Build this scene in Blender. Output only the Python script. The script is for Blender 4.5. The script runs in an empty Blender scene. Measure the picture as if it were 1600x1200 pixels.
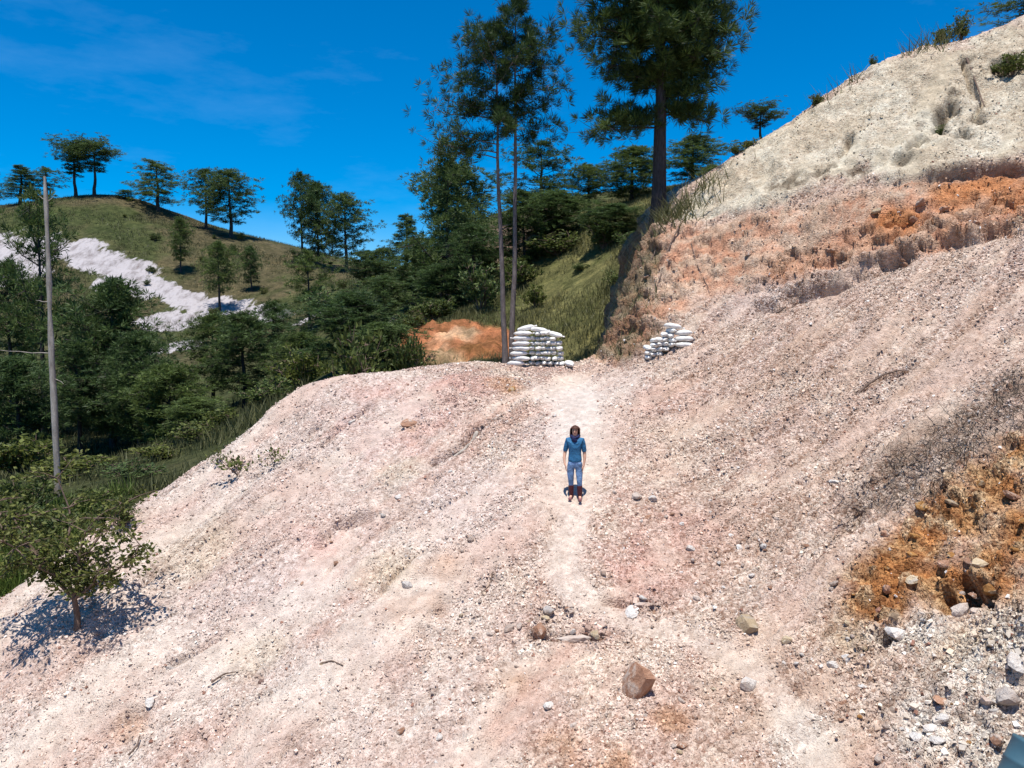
import bpy, bmesh, math, random
import numpy as np
from mathutils import Vector, Matrix

sc = bpy.context.scene
COL = sc.collection
R = math.radians
random.seed(7)
RNG = np.random.default_rng(7)

# ------------------------------------------------------------------ camera, sky, sun, exposure
FPX = 1256.0                       # focal length in pixels of the 1600x1200 photograph
PITCH = R(4.0)                     # the camera looks slightly down
cd = bpy.data.cameras.new('camera')
cam = bpy.data.objects.new('camera', cd)
COL.objects.link(cam)
cd.sensor_fit = 'HORIZONTAL'
cd.angle = 2 * math.atan(800 / FPX)
cd.clip_start = 0.05
cd.clip_end = 6000
cam.location = (0, 0, 0)
cam.rotation_euler = (math.pi / 2 - PITCH, 0, 0)
sc.camera = cam

SUN_EL, SUN_AZ = R(76.0), R(188.0)     # azimuth clockwise from +Y (the view direction): near the zenith, a little behind the camera
world = bpy.data.worlds.new('World')
sc.world = world
world.use_nodes = True
wn, wl = world.node_tree.nodes, world.node_tree.links
wn.clear()
sky = wn.new('ShaderNodeTexSky')
sky.sky_type = 'NISHITA'
sky.sun_disc = False
sky.sun_elevation = SUN_EL
sky.sun_rotation = SUN_AZ
sky.altitude = 1500
sky.air_density = 1.0
sky.dust_density = 0.0
sky.ozone_density = 4.0
hsv = wn.new('ShaderNodeHueSaturation')
hsv.inputs['Saturation'].default_value = 1.62
hsv.inputs['Value'].default_value = 1.0
# a few thin wisps of cloud, placed by direction
tc = wn.new('ShaderNodeTexCoord')
mp = wn.new('ShaderNodeMapping')
mp.inputs['Scale'].default_value = (1.6, 1.6, 5.5)
mp.inputs['Rotation'].default_value = (0, R(-14), 0)
nz = wn.new('ShaderNodeTexNoise')
nz.inputs['Scale'].default_value = 1.7
nz.inputs['Detail'].default_value = 9
nz.inputs['Roughness'].default_value = 0.62
cr = wn.new('ShaderNodeValToRGB')
cr.color_ramp.elements[0].position = 0.52
cr.color_ramp.elements[0].color = (0, 0, 0, 1)
cr.color_ramp.elements[1].position = 0.85
cr.color_ramp.elements[1].color = (0.2, 0.2, 0.2, 1)
mixc = wn.new('ShaderNodeMix')
mixc.data_type = 'RGBA'
mixc.inputs['B'].default_value = (2.6, 4.8, 8.0, 1)
bg = wn.new('ShaderNodeBackground')
bg.inputs['Strength'].default_value = 0.112
wo = wn.new('ShaderNodeOutputWorld')
wl.new(sky.outputs[0], hsv.inputs['Color'])
wl.new(tc.outputs['Generated'], mp.inputs['Vector'])
wl.new(mp.outputs[0], nz.inputs['Vector'])
wl.new(nz.outputs['Fac'], cr.inputs['Fac'])
wl.new(cr.outputs['Color'], mixc.inputs['Factor'])
wl.new(hsv.outputs[0], mixc.inputs['A'])
wl.new(mixc.outputs['Result'], bg.inputs['Color'])
wl.new(bg.outputs[0], wo.inputs['Surface'])

sd = bpy.data.lights.new('sun', 'SUN')
sd.energy = 5.0
sd.angle = R(0.5)
sd.color = (1.0, 0.955, 0.885)
sun = bpy.data.objects.new('sun', sd)
COL.objects.link(sun)
sdir = Vector((math.sin(SUN_AZ) * math.cos(SUN_EL), math.cos(SUN_AZ) * math.cos(SUN_EL), math.sin(SUN_EL)))
sun.rotation_euler = sdir.to_track_quat('Z', 'Y').to_euler()
sun.location = (0, 0, 60)

sc.view_settings.view_transform = 'Standard'
sc.view_settings.look = 'None'
sc.view_settings.exposure = 0.44
sc.view_settings.gamma = 1.0
sc.view_settings.use_curve_mapping = False
sc.render.engine = 'CYCLES'
sc.cycles.max_bounces = 5
sc.cycles.diffuse_bounces = 3
sc.cycles.glossy_bounces = 1
sc.cycles.transmission_bounces = 2
sc.cycles.transparent_max_bounces = 4
sc.cycles.caustics_reflective = False
sc.cycles.caustics_refractive = False
sc.cycles.use_denoising = True

# ------------------------------------------------------------------ small helpers
def ray(u, v):
    """direction of a sight line measured on the photograph (1600x1200), with y = 1"""
    t = (600.0 - v) / FPX
    s = (u - 800.0) / FPX
    y = math.cos(PITCH) + t * math.sin(PITCH)
    z = -math.sin(PITCH) + t * math.cos(PITCH)
    return s / y, z / y

def P(u, v, d):
    a, b = ray(u, v)
    return (a * d, d, b * d)

def _h(ix, iy, iz, seed):
    h = (ix.astype(np.int64) * 374761393 + iy.astype(np.int64) * 668265263 + iz.astype(np.int64) * 2147483647 + seed * 974711) & 0xFFFFFFFF
    h = ((h ^ (h >> 13)) * 1274126177) & 0xFFFFFFFF
    h = ((h ^ (h >> 16)) * 2246822519) & 0xFFFFFFFF
    h = h ^ (h >> 15)
    return (h & 0xFFFFFF).astype(np.float64) / 0xFFFFFF

def vnoise(p, seed=0):
    """smooth value noise in -1..1, p is (n,3)"""
    i = np.floor(p).astype(np.int64)
    f = p - i
    f = f * f * f * (f * (f * 6 - 15) + 10)
    out = 0
    for dx in (0, 1):
        wx = f[:, 0] if dx else 1 - f[:, 0]
        for dy in (0, 1):
            wy = f[:, 1] if dy else 1 - f[:, 1]
            for dz in (0, 1):
                wz = f[:, 2] if dz else 1 - f[:, 2]
                out = out + wx * wy * wz * _h(i[:, 0] + dx, i[:, 1] + dy, i[:, 2] + dz, seed)
    return out * 2 - 1

ROT = np.array(Matrix.Rotation(0.65, 3, Vector((0.3, 0.8, 0.52)).normalized()))
def fbm(p, octaves=4, seed=0, gain=0.5, lac=2.03):
    a, s, tot = 1.0, 0, 0
    q = np.asarray(p, float)
    for k in range(octaves):
        s = s + a * vnoise(q, seed + k * 17)
        tot += a
        a *= gain
        q = (q @ ROT.T) * lac + 11.3
    return s / tot

def ridged(p, octaves=4, seed=0):
    a, s, tot = 1.0, 0, 0
    q = np.asarray(p, float)
    for k in range(octaves):
        s = s + a * (1 - 2 * np.abs(vnoise(q, seed + k * 13)))
        tot += a
        a *= 0.55
        q = (q @ ROT.T) * 2.07 + 5.1
    return s / tot

def worley(p, seed=0):
    """distance to nearest and second nearest point, and a random value of the nearest cell"""
    i = np.floor(p).astype(np.int64)
    f1 = np.full(len(p), 9.0)
    f2 = np.full(len(p), 9.0)
    cid = np.zeros(len(p))
    for dx in (-1, 0, 1):
        for dy in (-1, 0, 1):
            for dz in (-1, 0, 1):
                jx, jy, jz = i[:, 0] + dx, i[:, 1] + dy, i[:, 2] + dz
                c = np.stack([jx + _h(jx, jy, jz, seed), jy + _h(jx, jy, jz, seed + 1), jz + _h(jx, jy, jz, seed + 2)], 1)
                d = np.sqrt(((p - c) ** 2).sum(1))
                near = d < f1
                f2 = np.where(near, f1, np.minimum(f2, d))
                cid = np.where(near, _h(jx, jy, jz, seed + 3), cid)
                f1 = np.where(near, d, f1)
    return f1, f2, cid

def sstep(a, b, x):
    t = np.clip((x - a) / (b - a), 0, 1)
    return t * t * (3 - 2 * t)

def mesh_np(name, verts, faces, smooth=False, col=None, fcol=None):
    """mesh from numpy arrays; faces (m,3) or (m,4); col = per vertex colour"""
    me = bpy.data.meshes.new(name)
    verts = np.asarray(verts, np.float32)
    faces = np.asarray(faces, np.int32)
    n, m, k = len(verts), len(faces), faces.shape[1]
    me.vertices.add(n)
    me.vertices.foreach_set('co', verts.ravel())
    me.loops.add(m * k)
    me.loops.foreach_set('vertex_index', faces.ravel())
    me.polygons.add(m)
    me.polygons.foreach_set('loop_start', np.arange(0, m * k, k, dtype=np.int32))
    me.polygons.foreach_set('loop_total', np.full(m, k, np.int32))
    me.polygons.foreach_set('use_smooth', np.full(m, smooth, bool))
    me.update(calc_edges=True)
    if col is not None:
        a = me.color_attributes.new('Col', 'FLOAT_COLOR', 'POINT')
        c = np.ones((n, 4), np.float32)
        c[:, :np.shape(col)[1]] = col
        a.data.foreach_set('color', c.ravel())
    return me

def link(name, me, mat=None, parent=None, **props):
    o = bpy.data.objects.new(name, me)
    COL.objects.link(o)
    if mat is not None and me is not None and not me.materials:
        me.materials.append(mat)
    if parent is not None:
        o.parent = parent
    for k, val in props.items():
        o[k] = val
    return o

def empty(name, loc, label, cat, group=None, rotz=0.0, scale=None):
    o = bpy.data.objects.new(name, None)
    o.empty_display_size = 0.2
    COL.objects.link(o)
    o.location = loc
    o.rotation_euler = (0, 0, rotz)
    if scale is not None:
        o.scale = scale
    o['label'] = label
    o['category'] = cat
    if group:
        o['group'] = group
    return o

def tag(o, label, cat, group=None):
    o['label'] = label
    o['category'] = cat
    if group:
        o['group'] = group
    return o

class NT:
    """tiny node helper"""
    def __init__(self, name):
        self.m = bpy.data.materials.new(name)
        self.m.use_nodes = True
        self.t = self.m.node_tree
        self.b = self.t.nodes['Principled BSDF']
        self.b.inputs['Specular IOR Level'].default_value = 0.2
    def n(self, typ, **kw):
        x = self.t.nodes.new(typ)
        for k, v in kw.items():
            if k in x.inputs:
                x.inputs[k].default_value = v
            else:
                setattr(x, k, v)
        return x
    def l(self, a, b):
        self.t.links.new(a, b)
    def mix(self, fac, a, b, mode='MIX'):
        x = self.t.nodes.new('ShaderNodeMix')
        x.data_type = 'RGBA'
        x.blend_type = mode
        for sock, val in (('Factor', fac), ('A', a), ('B', b)):
            if hasattr(val, 'is_linked') or hasattr(val, 'links'):
                self.l(val, x.inputs[sock])
            elif isinstance(val, (int, float)):
                x.inputs[sock].default_value = val
            else:
                x.inputs[sock].default_value = (*val, 1)
        return x.outputs['Result']
    def ramp(self, fac, stops):
        x = self.t.nodes.new('ShaderNodeValToRGB')
        e = x.color_ramp.elements
        while len(e) < len(stops):
            e.new(0.5)
        for q, (p, c) in zip(e, stops):
            q.position = p
            q.color = (*c, 1) if not isinstance(c, (int, float)) else (c, c, c, 1)
        self.l(fac, x.inputs['Fac'])
        return x.outputs['Color']

# ------------------------------------------------------------------ terrain fields
class TPS:
    def __init__(self, pts, lam=1e-3, s=10.0):
        p = np.array(pts, float)
        self.s = s
        self.c = p[:, :2] / s
        n = len(p)
        K = self.k(np.sqrt(((self.c[:, None] - self.c[None]) ** 2).sum(2))) + lam * np.eye(n)
        Q = np.hstack([np.ones((n, 1)), self.c])
        A = np.zeros((n + 3, n + 3))
        A[:n, :n] = K
        A[:n, n:] = Q
        A[n:, :n] = Q.T
        self.w = np.linalg.solve(A, np.concatenate([p[:, 2], np.zeros(3)]))
    @staticmethod
    def k(r):
        return np.where(r > 1e-9, r * r * np.log(np.maximum(r, 1e-9)), 0)
    def __call__(self, x, y):
        q = np.stack([np.ravel(x), np.ravel(y)], 1) / self.s
        out = np.empty(len(q))
        n = len(self.c)
        for i in range(0, len(q), 40000):
            b = q[i:i + 40000]
            r = np.sqrt(((b[:, None] - self.c[None]) ** 2).sum(2))
            out[i:i + 40000] = self.k(r) @ self.w[:n] + self.w[n] + b @ self.w[n + 1:]
        return out.reshape(np.shape(x))

near_pts = []
def N(*a):
    near_pts.append(P(*a))
for a in [
    # bottom of the frame and foreground
    (-250, 1200, 13.8), (0, 1200, 13.2), (200, 1200, 12.7), (400, 1200, 12.2), (800, 1200, 11.6), (1250, 1200, 11.2), (1600, 1200, 10.3), (1850, 1200, 9.4),
    (0, 1060, 14.9), (125, 985, 15.5), (300, 1000, 14.9), (600, 1000, 14.1), (900, 1000, 13.8), (1200, 1010, 13.2), (1500, 1000, 12.1), (1600, 1000, 11.5), (1850, 1000, 10.3),
    (880, 900, 15.1), (250, 900, 17.0), (500, 900, 15.9), (1150, 900, 14.9), (1320, 900, 13.9), (1300, 790, 15.7),
    (1480, 930, 12.75), (1490, 840, 13.5), (1600, 860, 12.4), (1480, 720, 15.0), (1600, 690, 14.0), (1850, 800, 11.0),
    (898, 776, 17.4), (600, 776, 18.0), (400, 776, 18.6), (1150, 776, 17.1), (1400, 680, 16.6),
    (900, 650, 20.2), (600, 650, 21.0), (450, 660, 21.3), (1150, 650, 19.4), (1400, 600, 18.2), (1600, 560, 17.2), (1800, 500, 16.4),
    # crest
    (500, 595, 22.3), (570, 584, 22.8), (640, 579, 23.1), (720, 578, 23.3), (800, 580, 23.5), (900, 579, 24.0),
    # left skyline of the pile
    (440, 635, 21.8), (380, 682, 21.2), (290, 740, 20.4), (200, 800, 19.5), (110, 868, 18.5), (0, 940, 17.2), (-200, 1065, 15.5), (300, 800, 18.9),
    # right bank
    (1000, 562, 23.4), (1100, 560, 22.2), (1250, 480, 22.4), (1400, 430, 21.3), (1600, 372, 20.3), (1200, 570, 20.7), (1400, 500, 19.8), (1600, 450, 18.9), (1800, 330, 19.2),
    # the cut and its two edges
    (960, 562, 24.2), (985, 480, 25.4), (1005, 410, 26.6), (1030, 346, 28.0), (1100, 480, 24.1), (1120, 400, 25.6),
    (1300, 445, 22.6), (1420, 402, 22.0), (1600, 352, 20.9), (1300, 370, 23.6), (1450, 330, 22.7), (1600, 305, 21.6),
    (1070, 338, 27.4), (1200, 308, 25.6), (1350, 280, 24.3), (1500, 268, 23.2), (1600, 262, 22.3), (1800, 235, 20.6),
    # pale upper slope and its skyline
    (1048, 333, 28.4), (1150, 250, 28.9), (1260, 180, 29.3), (1340, 125, 29.6), (1430, 75, 29.8), (1500, 62, 29.6), (1600, 25, 29.0), (1800, -60, 28.0),
    (1300, 220, 26.7), (1450, 170, 26.4), (1600, 140, 25.6), (1180, 280, 27.2),
]:
    N(*a)
# hidden sides: the flat behind the crest, the fall-off of the pile, the back of the hill, the pit under the camera
near_pts += [(-2.6, 25.0, -1.3), (-0.5, 26.3, -1.32), (1.6, 26.0, -1.35), (-1.0, 29.5, -2.6), (1.8, 28.5, -2.1), (-4.5, 25.5, -2.6), (-1, 33, -5), (3.0, 31.0, -2.2),
             (3.0, 27.0, -1.9), (3.0, 29.5, -2.4)]
for (u, v, d) in [(500, 592, 22.3), (440, 635, 21.8), (380, 682, 21.2), (290, 740, 20.4), (200, 800, 19.5), (110, 868, 18.5), (0, 940, 17.2), (-200, 1065, 15.5)]:
    x, y, z = P(u, v, d)
    near_pts += [(x - 1.6, y + 1.5, z - 1.9), (x - 4.2, y + 4.2, z - 5.2)]
for (u, v, d) in [(1048, 333, 28.4), (1150, 250, 28.9), (1260, 180, 29.3), (1340, 125, 29.6), (1430, 75, 29.8), (1600, 25, 29.0), (1800, -60, 28.0)]:
    x, y, z = P(u, v, d)
    near_pts += [(x - 1.0, y + 2.6, z - 0.7)] + ([(x - 2.5, y + 7.5, z - 3.6)] if u > 1100 else [])
near_pts += [(2.6, 33.0, -5.0), (3.6, 35.5, -5.0), (5.0, 38.5, -3.5), (3.2, 30.5, -3.2)]
near_pts += [(0, 8, -7.0), (5, 7.5, -6.2), (-6, 9, -7.8), (-12, 11, -9.5), (0, 3.5, -4.6), (6, 3, -4.0), (-8, 4, -6.5), (0, 0, -1.75), (7, 0, -1.6), (-8, 0, -3.0), (0, -3, -1.6)]
near_f = TPS(near_pts, lam=2e-4)

far_pts = [P(*a) for a in [
    (92, 800, 25), (0, 900, 20), (-300, 930, 20), (200, 765, 28), (-300, 800, 28), (330, 700, 33), (150, 735, 50), (0, 705, 50), (-400, 700, 50),
    (0, 640, 65), (-400, 620, 65), (200, 655, 68), (350, 605, 72), (450, 575, 66), (550, 575, 48), (640, 578, 34.5), (793, 572, 30.5), (870, 578, 33), (940, 566, 32),
    (640, 520, 39), (700, 501, 40), (780, 505, 39), (880, 500, 38), (985, 470, 36), (1000, 395, 40), (850, 400, 48), (850, 470, 42), (740, 430, 55),
    (900, 335, 58), (1000, 310, 56), (1100, 285, 50), (700, 365, 78), (640, 405, 100), (590, 425, 118), (640, 470, 62), (560, 490, 80),
    (-200, 330, 152), (0, 322, 150), (100, 309, 150), (200, 309, 150), (280, 343, 146), (340, 362, 143), (400, 377, 140), (500, 403, 135), (560, 420, 130),
    (0, 365, 128), (-200, 370, 128), (0, 440, 108), (-200, 440, 108), (150, 375, 124), (200, 470, 106), (300, 485, 106), (430, 505, 96), (450, 450, 112), (350, 420, 122), (500, 470, 100),
    (100, 560, 84), (-200, 560, 84), (300, 555, 86),
]]
far_pts += [(-130, 190, 12), (-60, 190, 10), (-20, 180, 8), (0, 140, 7), (30, 100, 6), (60, 70, 8), (70, 120, 5), (40, 160, 3), (-140, 80, -4), (-80, 40, -9), (60, 35, 3),
            (-25, 10, -12), (0, 15, -11), (-40, 0, -15), (15, 22, -10), (25, 40, 1.0), (5, 24, -6)]
far_f = TPS(far_pts, lam=1e-3, s=50.0)

def march(f, u, v, d0, d1, step):
    a, b = ray(u, v)
    d = np.arange(d0, d1, step)
    z = f(a * d, d)
    below = np.nonzero(z >= b * d)[0]
    if len(below) == 0:
        return None
    k = below[0]
    return np.array([a * d[k], d[k], z[k]])

def near_at(u, v):
    return march(near_f, u, v, 8.5, 33, 0.03)
def far_at(u, v, d0=19):
    return march(far_f, u, v, d0, 200, 0.15)

# ------------------------------------------------------------------ near ground: pile, trail, cut bank, pale slope
xs = np.arange(-15.5, 23.5, 0.068)
ys = np.concatenate([np.arange(-3, 9, 0.5), np.arange(9, 33.6, 0.058), np.arange(33.6, 40, 0.2)])
X, Y = np.meshgrid(xs, ys)
Z = near_f(X, Y)
rows, cols = X.shape
G0 = np.stack([X.ravel(), Y.ravel(), Z.ravel()], 1)
gx = np.gradient(Z, axis=1) / np.gradient(X, axis=1)
gy = np.gradient(Z, axis=0) / np.gradient(Y, axis=0)
NR = np.stack([-gx, -gy, np.ones_like(gx)], -1).reshape(-1, 3)
NR /= np.linalg.norm(NR, axis=1, keepdims=True)

_memo = {}
def at(u, v):
    if (u, v) not in _memo:
        _memo[(u, v)] = near_at(u, v)
    return _memo[(u, v)]

def line_dist(pts, p):
    """distance from points p to the polyline through the world points, and the arc parameter 0..1"""
    best = np.full(len(p), 1e9)
    par = np.zeros(len(p))
    for i in range(len(pts) - 1):
        a, b = pts[i], pts[i + 1]
        ab = b - a
        t = np.clip(((p - a) @ ab) / (ab @ ab + 1e-9), 0, 1)
        d = np.linalg.norm(p - a - t[:, None] * ab, axis=1)
        m = d < best
        best[m] = d[m]
        par[m] = (i + t[m]) / (len(pts) - 1)
    return best, par

WARP = fbm(G0 * 0.9, 4, 91)
WARP2 = fbm(G0 * 3.1, 3, 55)
def zone(items, soft=0.35, warp=0.45):
    m = np.zeros(len(G0))
    for u, v, r in items:
        c = at(u, v)
        if c is None:
            continue
        d = np.linalg.norm(G0 - c, axis=1) / r
        d = d + warp * WARP + warp * 0.4 * WARP2
        m = np.maximum(m, sstep(1 + soft, 1 - soft, d))
    return m
def band(uv, r, soft=0.35, warp=0.3):
    pts = [at(*q) for q in uv]
    pts = [q for q in pts if q is not None]
    d, _ = line_dist(pts, G0)
    d = d / r + warp * WARP + warp * 0.4 * WARP2
    return sstep(1 + soft, 1 - soft, d)

PATH = [(1290, 1198), (1235, 1120), (1180, 1045), (1080, 992), (965, 966), (915, 930), (878, 895), (888, 840), (900, 770), (905, 700), (902, 640), (892, 595)]
m_path = np.maximum(0.75 * band(PATH[:6], 0.24, 0.6, 0.45), np.maximum(band(PATH[5:9], 0.36, 0.45, 0.25), band(PATH[8:], 0.62, 0.5, 0.3)))
m_apron = zone([(905, 620, 1.3), (900, 660, 1.0), (960, 600, 1.0)], 0.7)
m_cliff = np.maximum(band([(1015, 425), (1060, 400), (1130, 405)], 1.75, 0.22), band([(1130, 400), (1260, 375), (1420, 338), (1600, 308), (1790, 280)], 1.35, 0.2))
m_cliff = np.maximum(m_cliff, band([(985, 500), (1040, 470)], 0.8, 0.4))
_e = np.array([at(1000, 415), at(975, 490)])
_dd = np.min(np.linalg.norm(G0[:, None] - (_e + np.array([-0.5, 0.9, -0.4]))[None], axis=2), axis=1)
m_cliff = np.maximum(m_cliff, 0.9 * sstep(2.4, 1.4, _dd + 0.6 * WARP))
_hid = sstep(0.25, 0.5, -NR[:, 0]) * (G0[:, 1] > 23.6) * (G0[:, 2] > -3) * (G0[:, 0] > 1.2) * sstep(5.3, 4.8, G0[:, 0])
m_cliff = np.maximum(m_cliff, _hid)
m_strata = band([(1230, 440), (1340, 395), (1440, 360), (1600, 330)], 0.95, 0.35)
m_dirt = zone([(1475, 175, 0.4), (1460, 200, 0.35), (1440, 228, 0.3), (1505, 210, 0.28), (1490, 150, 0.2), (1325, 215, 0.25), (1290, 262, 0.5), (1240, 280, 0.45), (1340, 262, 0.4), (1410, 250, 0.3), (1570, 105, 0.4), (1510, 100, 0.2), (1530, 185, 0.2), (1215, 285, 0.4)], 0.6, 0.8)
m_pale = zone([(1200, 270, 2.2), (1320, 200, 3.0), (1450, 150, 3.2), (1600, 110, 3.3), (1600, 200, 2.2), (1440, 230, 2.0), (1110, 310, 1.2), (1750, 100, 3)], 0.18)
m_pale = m_pale * (1 - m_cliff)
m_side = zone([(985, 440, 1.3), (972, 500, 1.2), (1005, 395, 1.4), (960, 540, 0.9), (1030, 352, 0.9)], 0.4)
m_out = zone([(1390, 890, 0.62), (1440, 840, 0.75), (1500, 800, 0.8), (1560, 770, 0.8), (1610, 830, 0.9), (1380, 940, 0.45), (1470, 910, 0.5), (1600, 720, 0.6), (1550, 880, 0.6)], 0.55, 0.7)
m_grey = zone([(1375, 780, 0.6), (1430, 735, 0.8), (1500, 690, 1.0), (1560, 650, 1.0), (1600, 610, 0.9), (1460, 770, 0.5), (1340, 800, 0.4)], 0.6, 0.7)
m_white = zone([(1450, 1130, 0.55), (1540, 1060, 0.6), (1390, 985, 0.35), (1250, 1150, 0.5), (1560, 1160, 0.6), (1595, 1010, 0.5), (1440, 985, 0.4)], 0.6)
m_yellow = zone([(1590, 960, 0.4), (1560, 1000, 0.35), (1500, 1010, 0.4), (1440, 1010, 0.2), (300, 860, 0.9), (620, 740, 0.5), (610, 890, 0.6), (400, 1020, 0.45), (1330, 990, 0.5)], 0.7)
m_pink = zone([(700, 610, 1.2), (620, 620, 1.0), (560, 640, 1.0), (600, 700, 1.0), (520, 830, 1.0), (1010, 880, 0.9), (1060, 830, 0.9), (680, 650, 0.9), (1060, 620, 0.9)], 0.7)
m_orange = zone([(785, 600, 0.45), (800, 610, 0.35), (640, 665, 0.25), (660, 950, 0.6), (690, 990, 0.5), (790, 1060, 0.35), (870, 1180, 0.45), (1050, 1130, 0.35), (960, 1190, 0.3), (690, 890, 0.4), (200, 1130, 0.3)], 0.6)
m_lav = zone([(1195, 455, 0.8), (1160, 480, 0.7), (850, 690, 0.8), (740, 780, 1.2), (430, 900, 1.2), (330, 930, 1.0)], 0.7)
m_left = sstep(0.8, -2.5, G0[:, 0] + 0.2 * (G0[:, 1] - 17)) * (G0[:, 1] < 24)
m_deep = zone([(1545, 285, 0.75), (1490, 300, 0.6), (1590, 310, 0.6), (1400, 350, 0.6)], 0.5)

# --- relief along the surface normal
q = G0
rough = 0.35 + 0.65 * sstep(-0.3, 0.5, fbm(q * 0.45, 3, 3)) 
disp = 0.10 * fbm(q * 0.55, 3, 21) + rough * (0.055 * fbm(q * 2.1, 3, 22) + 0.05 * ridged(q * 3.7, 3, 23) + 0.022 * fbm(q * 9.0, 2, 24))
# rills that run down the left flank
a0, b0 = at(230, 870), at(330, 800)
fd = (b0 - a0) / np.linalg.norm(b0 - a0)
ac = np.cross(fd, [0, 0, 1.0]); ac /= np.linalg.norm(ac)
rl = np.stack([q @ ac * 1.15 + 0.35 * WARP, q @ fd * 0.13, np.zeros(len(q))], 1)
disp += (0.06 + 0.15 * m_left) * (fbm(rl, 5, 31) - 0.8 * sstep(0.12, 0.0, np.abs(fbm(rl * 1.3, 2, 37))) * sstep(-0.2, 0.3, WARP))
# right bank: rills too, running down towards the trail
a0, b0 = at(1380, 760), at(1560, 600)
fd2 = (b0 - a0) / np.linalg.norm(b0 - a0)
ac2 = np.cross(fd2, [0, 0, 1.0]); ac2 /= np.linalg.norm(ac2)
m_right = sstep(2.0, 4.5, G0[:, 0]) * (1 - m_cliff) * (1 - m_pale)
rl2 = np.stack([q @ ac2 * 2.2 + 0.5 * WARP, q @ fd2 * 0.3, np.zeros(len(q))], 1)
disp += (0.12 * m_right + 0.14 * m_grey) * (fbm(rl2, 4, 33) - 0.7 * sstep(0.15, 0, np.abs(fbm(rl2 * 1.7, 2, 38))))
# blocky broken rock in the cut and the orange outcrop
w1a, w1b, w1c = worley(q * np.array([1.0, 1.0, 2.4]) * 1.5 + 0.35 * np.stack([WARP, WARP2, WARP], 1), 41)
w2a, w2b, w2c = worley(q * np.array([1.0, 1.0, 1.6]) * 4.2 + 0.3 * np.stack([WARP2, WARP, WARP2], 1), 47)
blk = 0.30 * (w1c - 0.5) * sstep(0.0, 0.2, w1b - w1a) - 0.12 * sstep(0.14, 0.0, w1b - w1a)
blk2 = 0.14 * (w2c - 0.5) * sstep(0.0, 0.25, w2b - w2a) - 0.05 * sstep(0.16, 0.0, w2b - w2a)
disp += m_cliff * (0.35 * blk + 0.55 * blk2 + 0.10 * ridged(q * 1.3, 3, 61)) + m_strata * (0.75 * blk + 0.5 * blk2)
disp += m_out * (0.45 * blk + 1.15 * blk2 + 0.10 * ridged(q * 2.2, 4, 62)) + 0.9 * m_grey * blk2 + 0.2 * m_grey * blk
m_fr = zone([(1400, 1010, 0.8), (1500, 1060, 0.9), (1560, 1000, 0.7), (1450, 1130, 0.8), (870, 960, 0.5), (940, 985, 0.4), (1010, 945, 0.5), (1590, 1120, 0.8)], 0.5)
disp += m_fr * (1.2 * blk2 + 0.25 * blk)
# vertical gullies at the left end of the cut
m_gul = band([(1010, 430), (1075, 400)], 1.4, 0.4)
gl = np.stack([q[:, 0] * 2.6 + 0.4 * WARP, q[:, 1] * 2.6, q[:, 2] * 0.35], 1)
disp += m_gul * 0.28 * (ridged(gl, 3, 71) - 0.3)
# pale slope: soft lobes, wrinkles
disp += m_dirt * (-0.16 + 0.5 * blk2)
disp += m_pale * (0.26 * fbm(q * 0.8, 3, 81) + 0.11 * ridged(q * np.array([2.2, 2.2, 1.2]), 4, 82))
# ledge along the top of the cut: a lip that stands out over a shadowed hollow
TOP = [at(u, v) for u, v in [(1080, 333), (1150, 318), (1210, 303), (1280, 292), (1350, 280), (1430, 276), (1500, 266), (1600, 260), (1760, 240)]]
td, tp = line_dist(TOP, G0)
tz = np.interp(tp, np.linspace(0, 1, len(TOP)), [t[2] for t in TOP])
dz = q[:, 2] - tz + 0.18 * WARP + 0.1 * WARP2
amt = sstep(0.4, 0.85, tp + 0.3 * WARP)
disp += amt * sstep(1.5, 0.5, td) * (0.16 * np.exp(-((dz - 0.12) / 0.16) ** 2) - 0.30 * np.exp(-((dz + 0.16) / 0.10) ** 2) * sstep(-0.5, 0.2, WARP + 0.2))
# shadow line along the foot of the strata
LOW = [at(u, v) for u, v in [(1215, 482), (1290, 455), (1350, 432), (1420, 405), (1500, 378), (1600, 352)]]
ld, lp = line_dist(LOW, G0)
lz = np.interp(lp, np.linspace(0, 1, len(LOW)), [t[2] for t in LOW])
dl = q[:, 2] - lz + 0.14 * WARP
disp += sstep(1.2, 0.4, ld) * (0.20 * np.exp(-((dl - 0.30) / 0.16) ** 2) - 0.30 * np.exp(-((dl - 0.05) / 0.13) ** 2) * sstep(-0.5, 0.1, WARP2 + 0.2))
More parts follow.
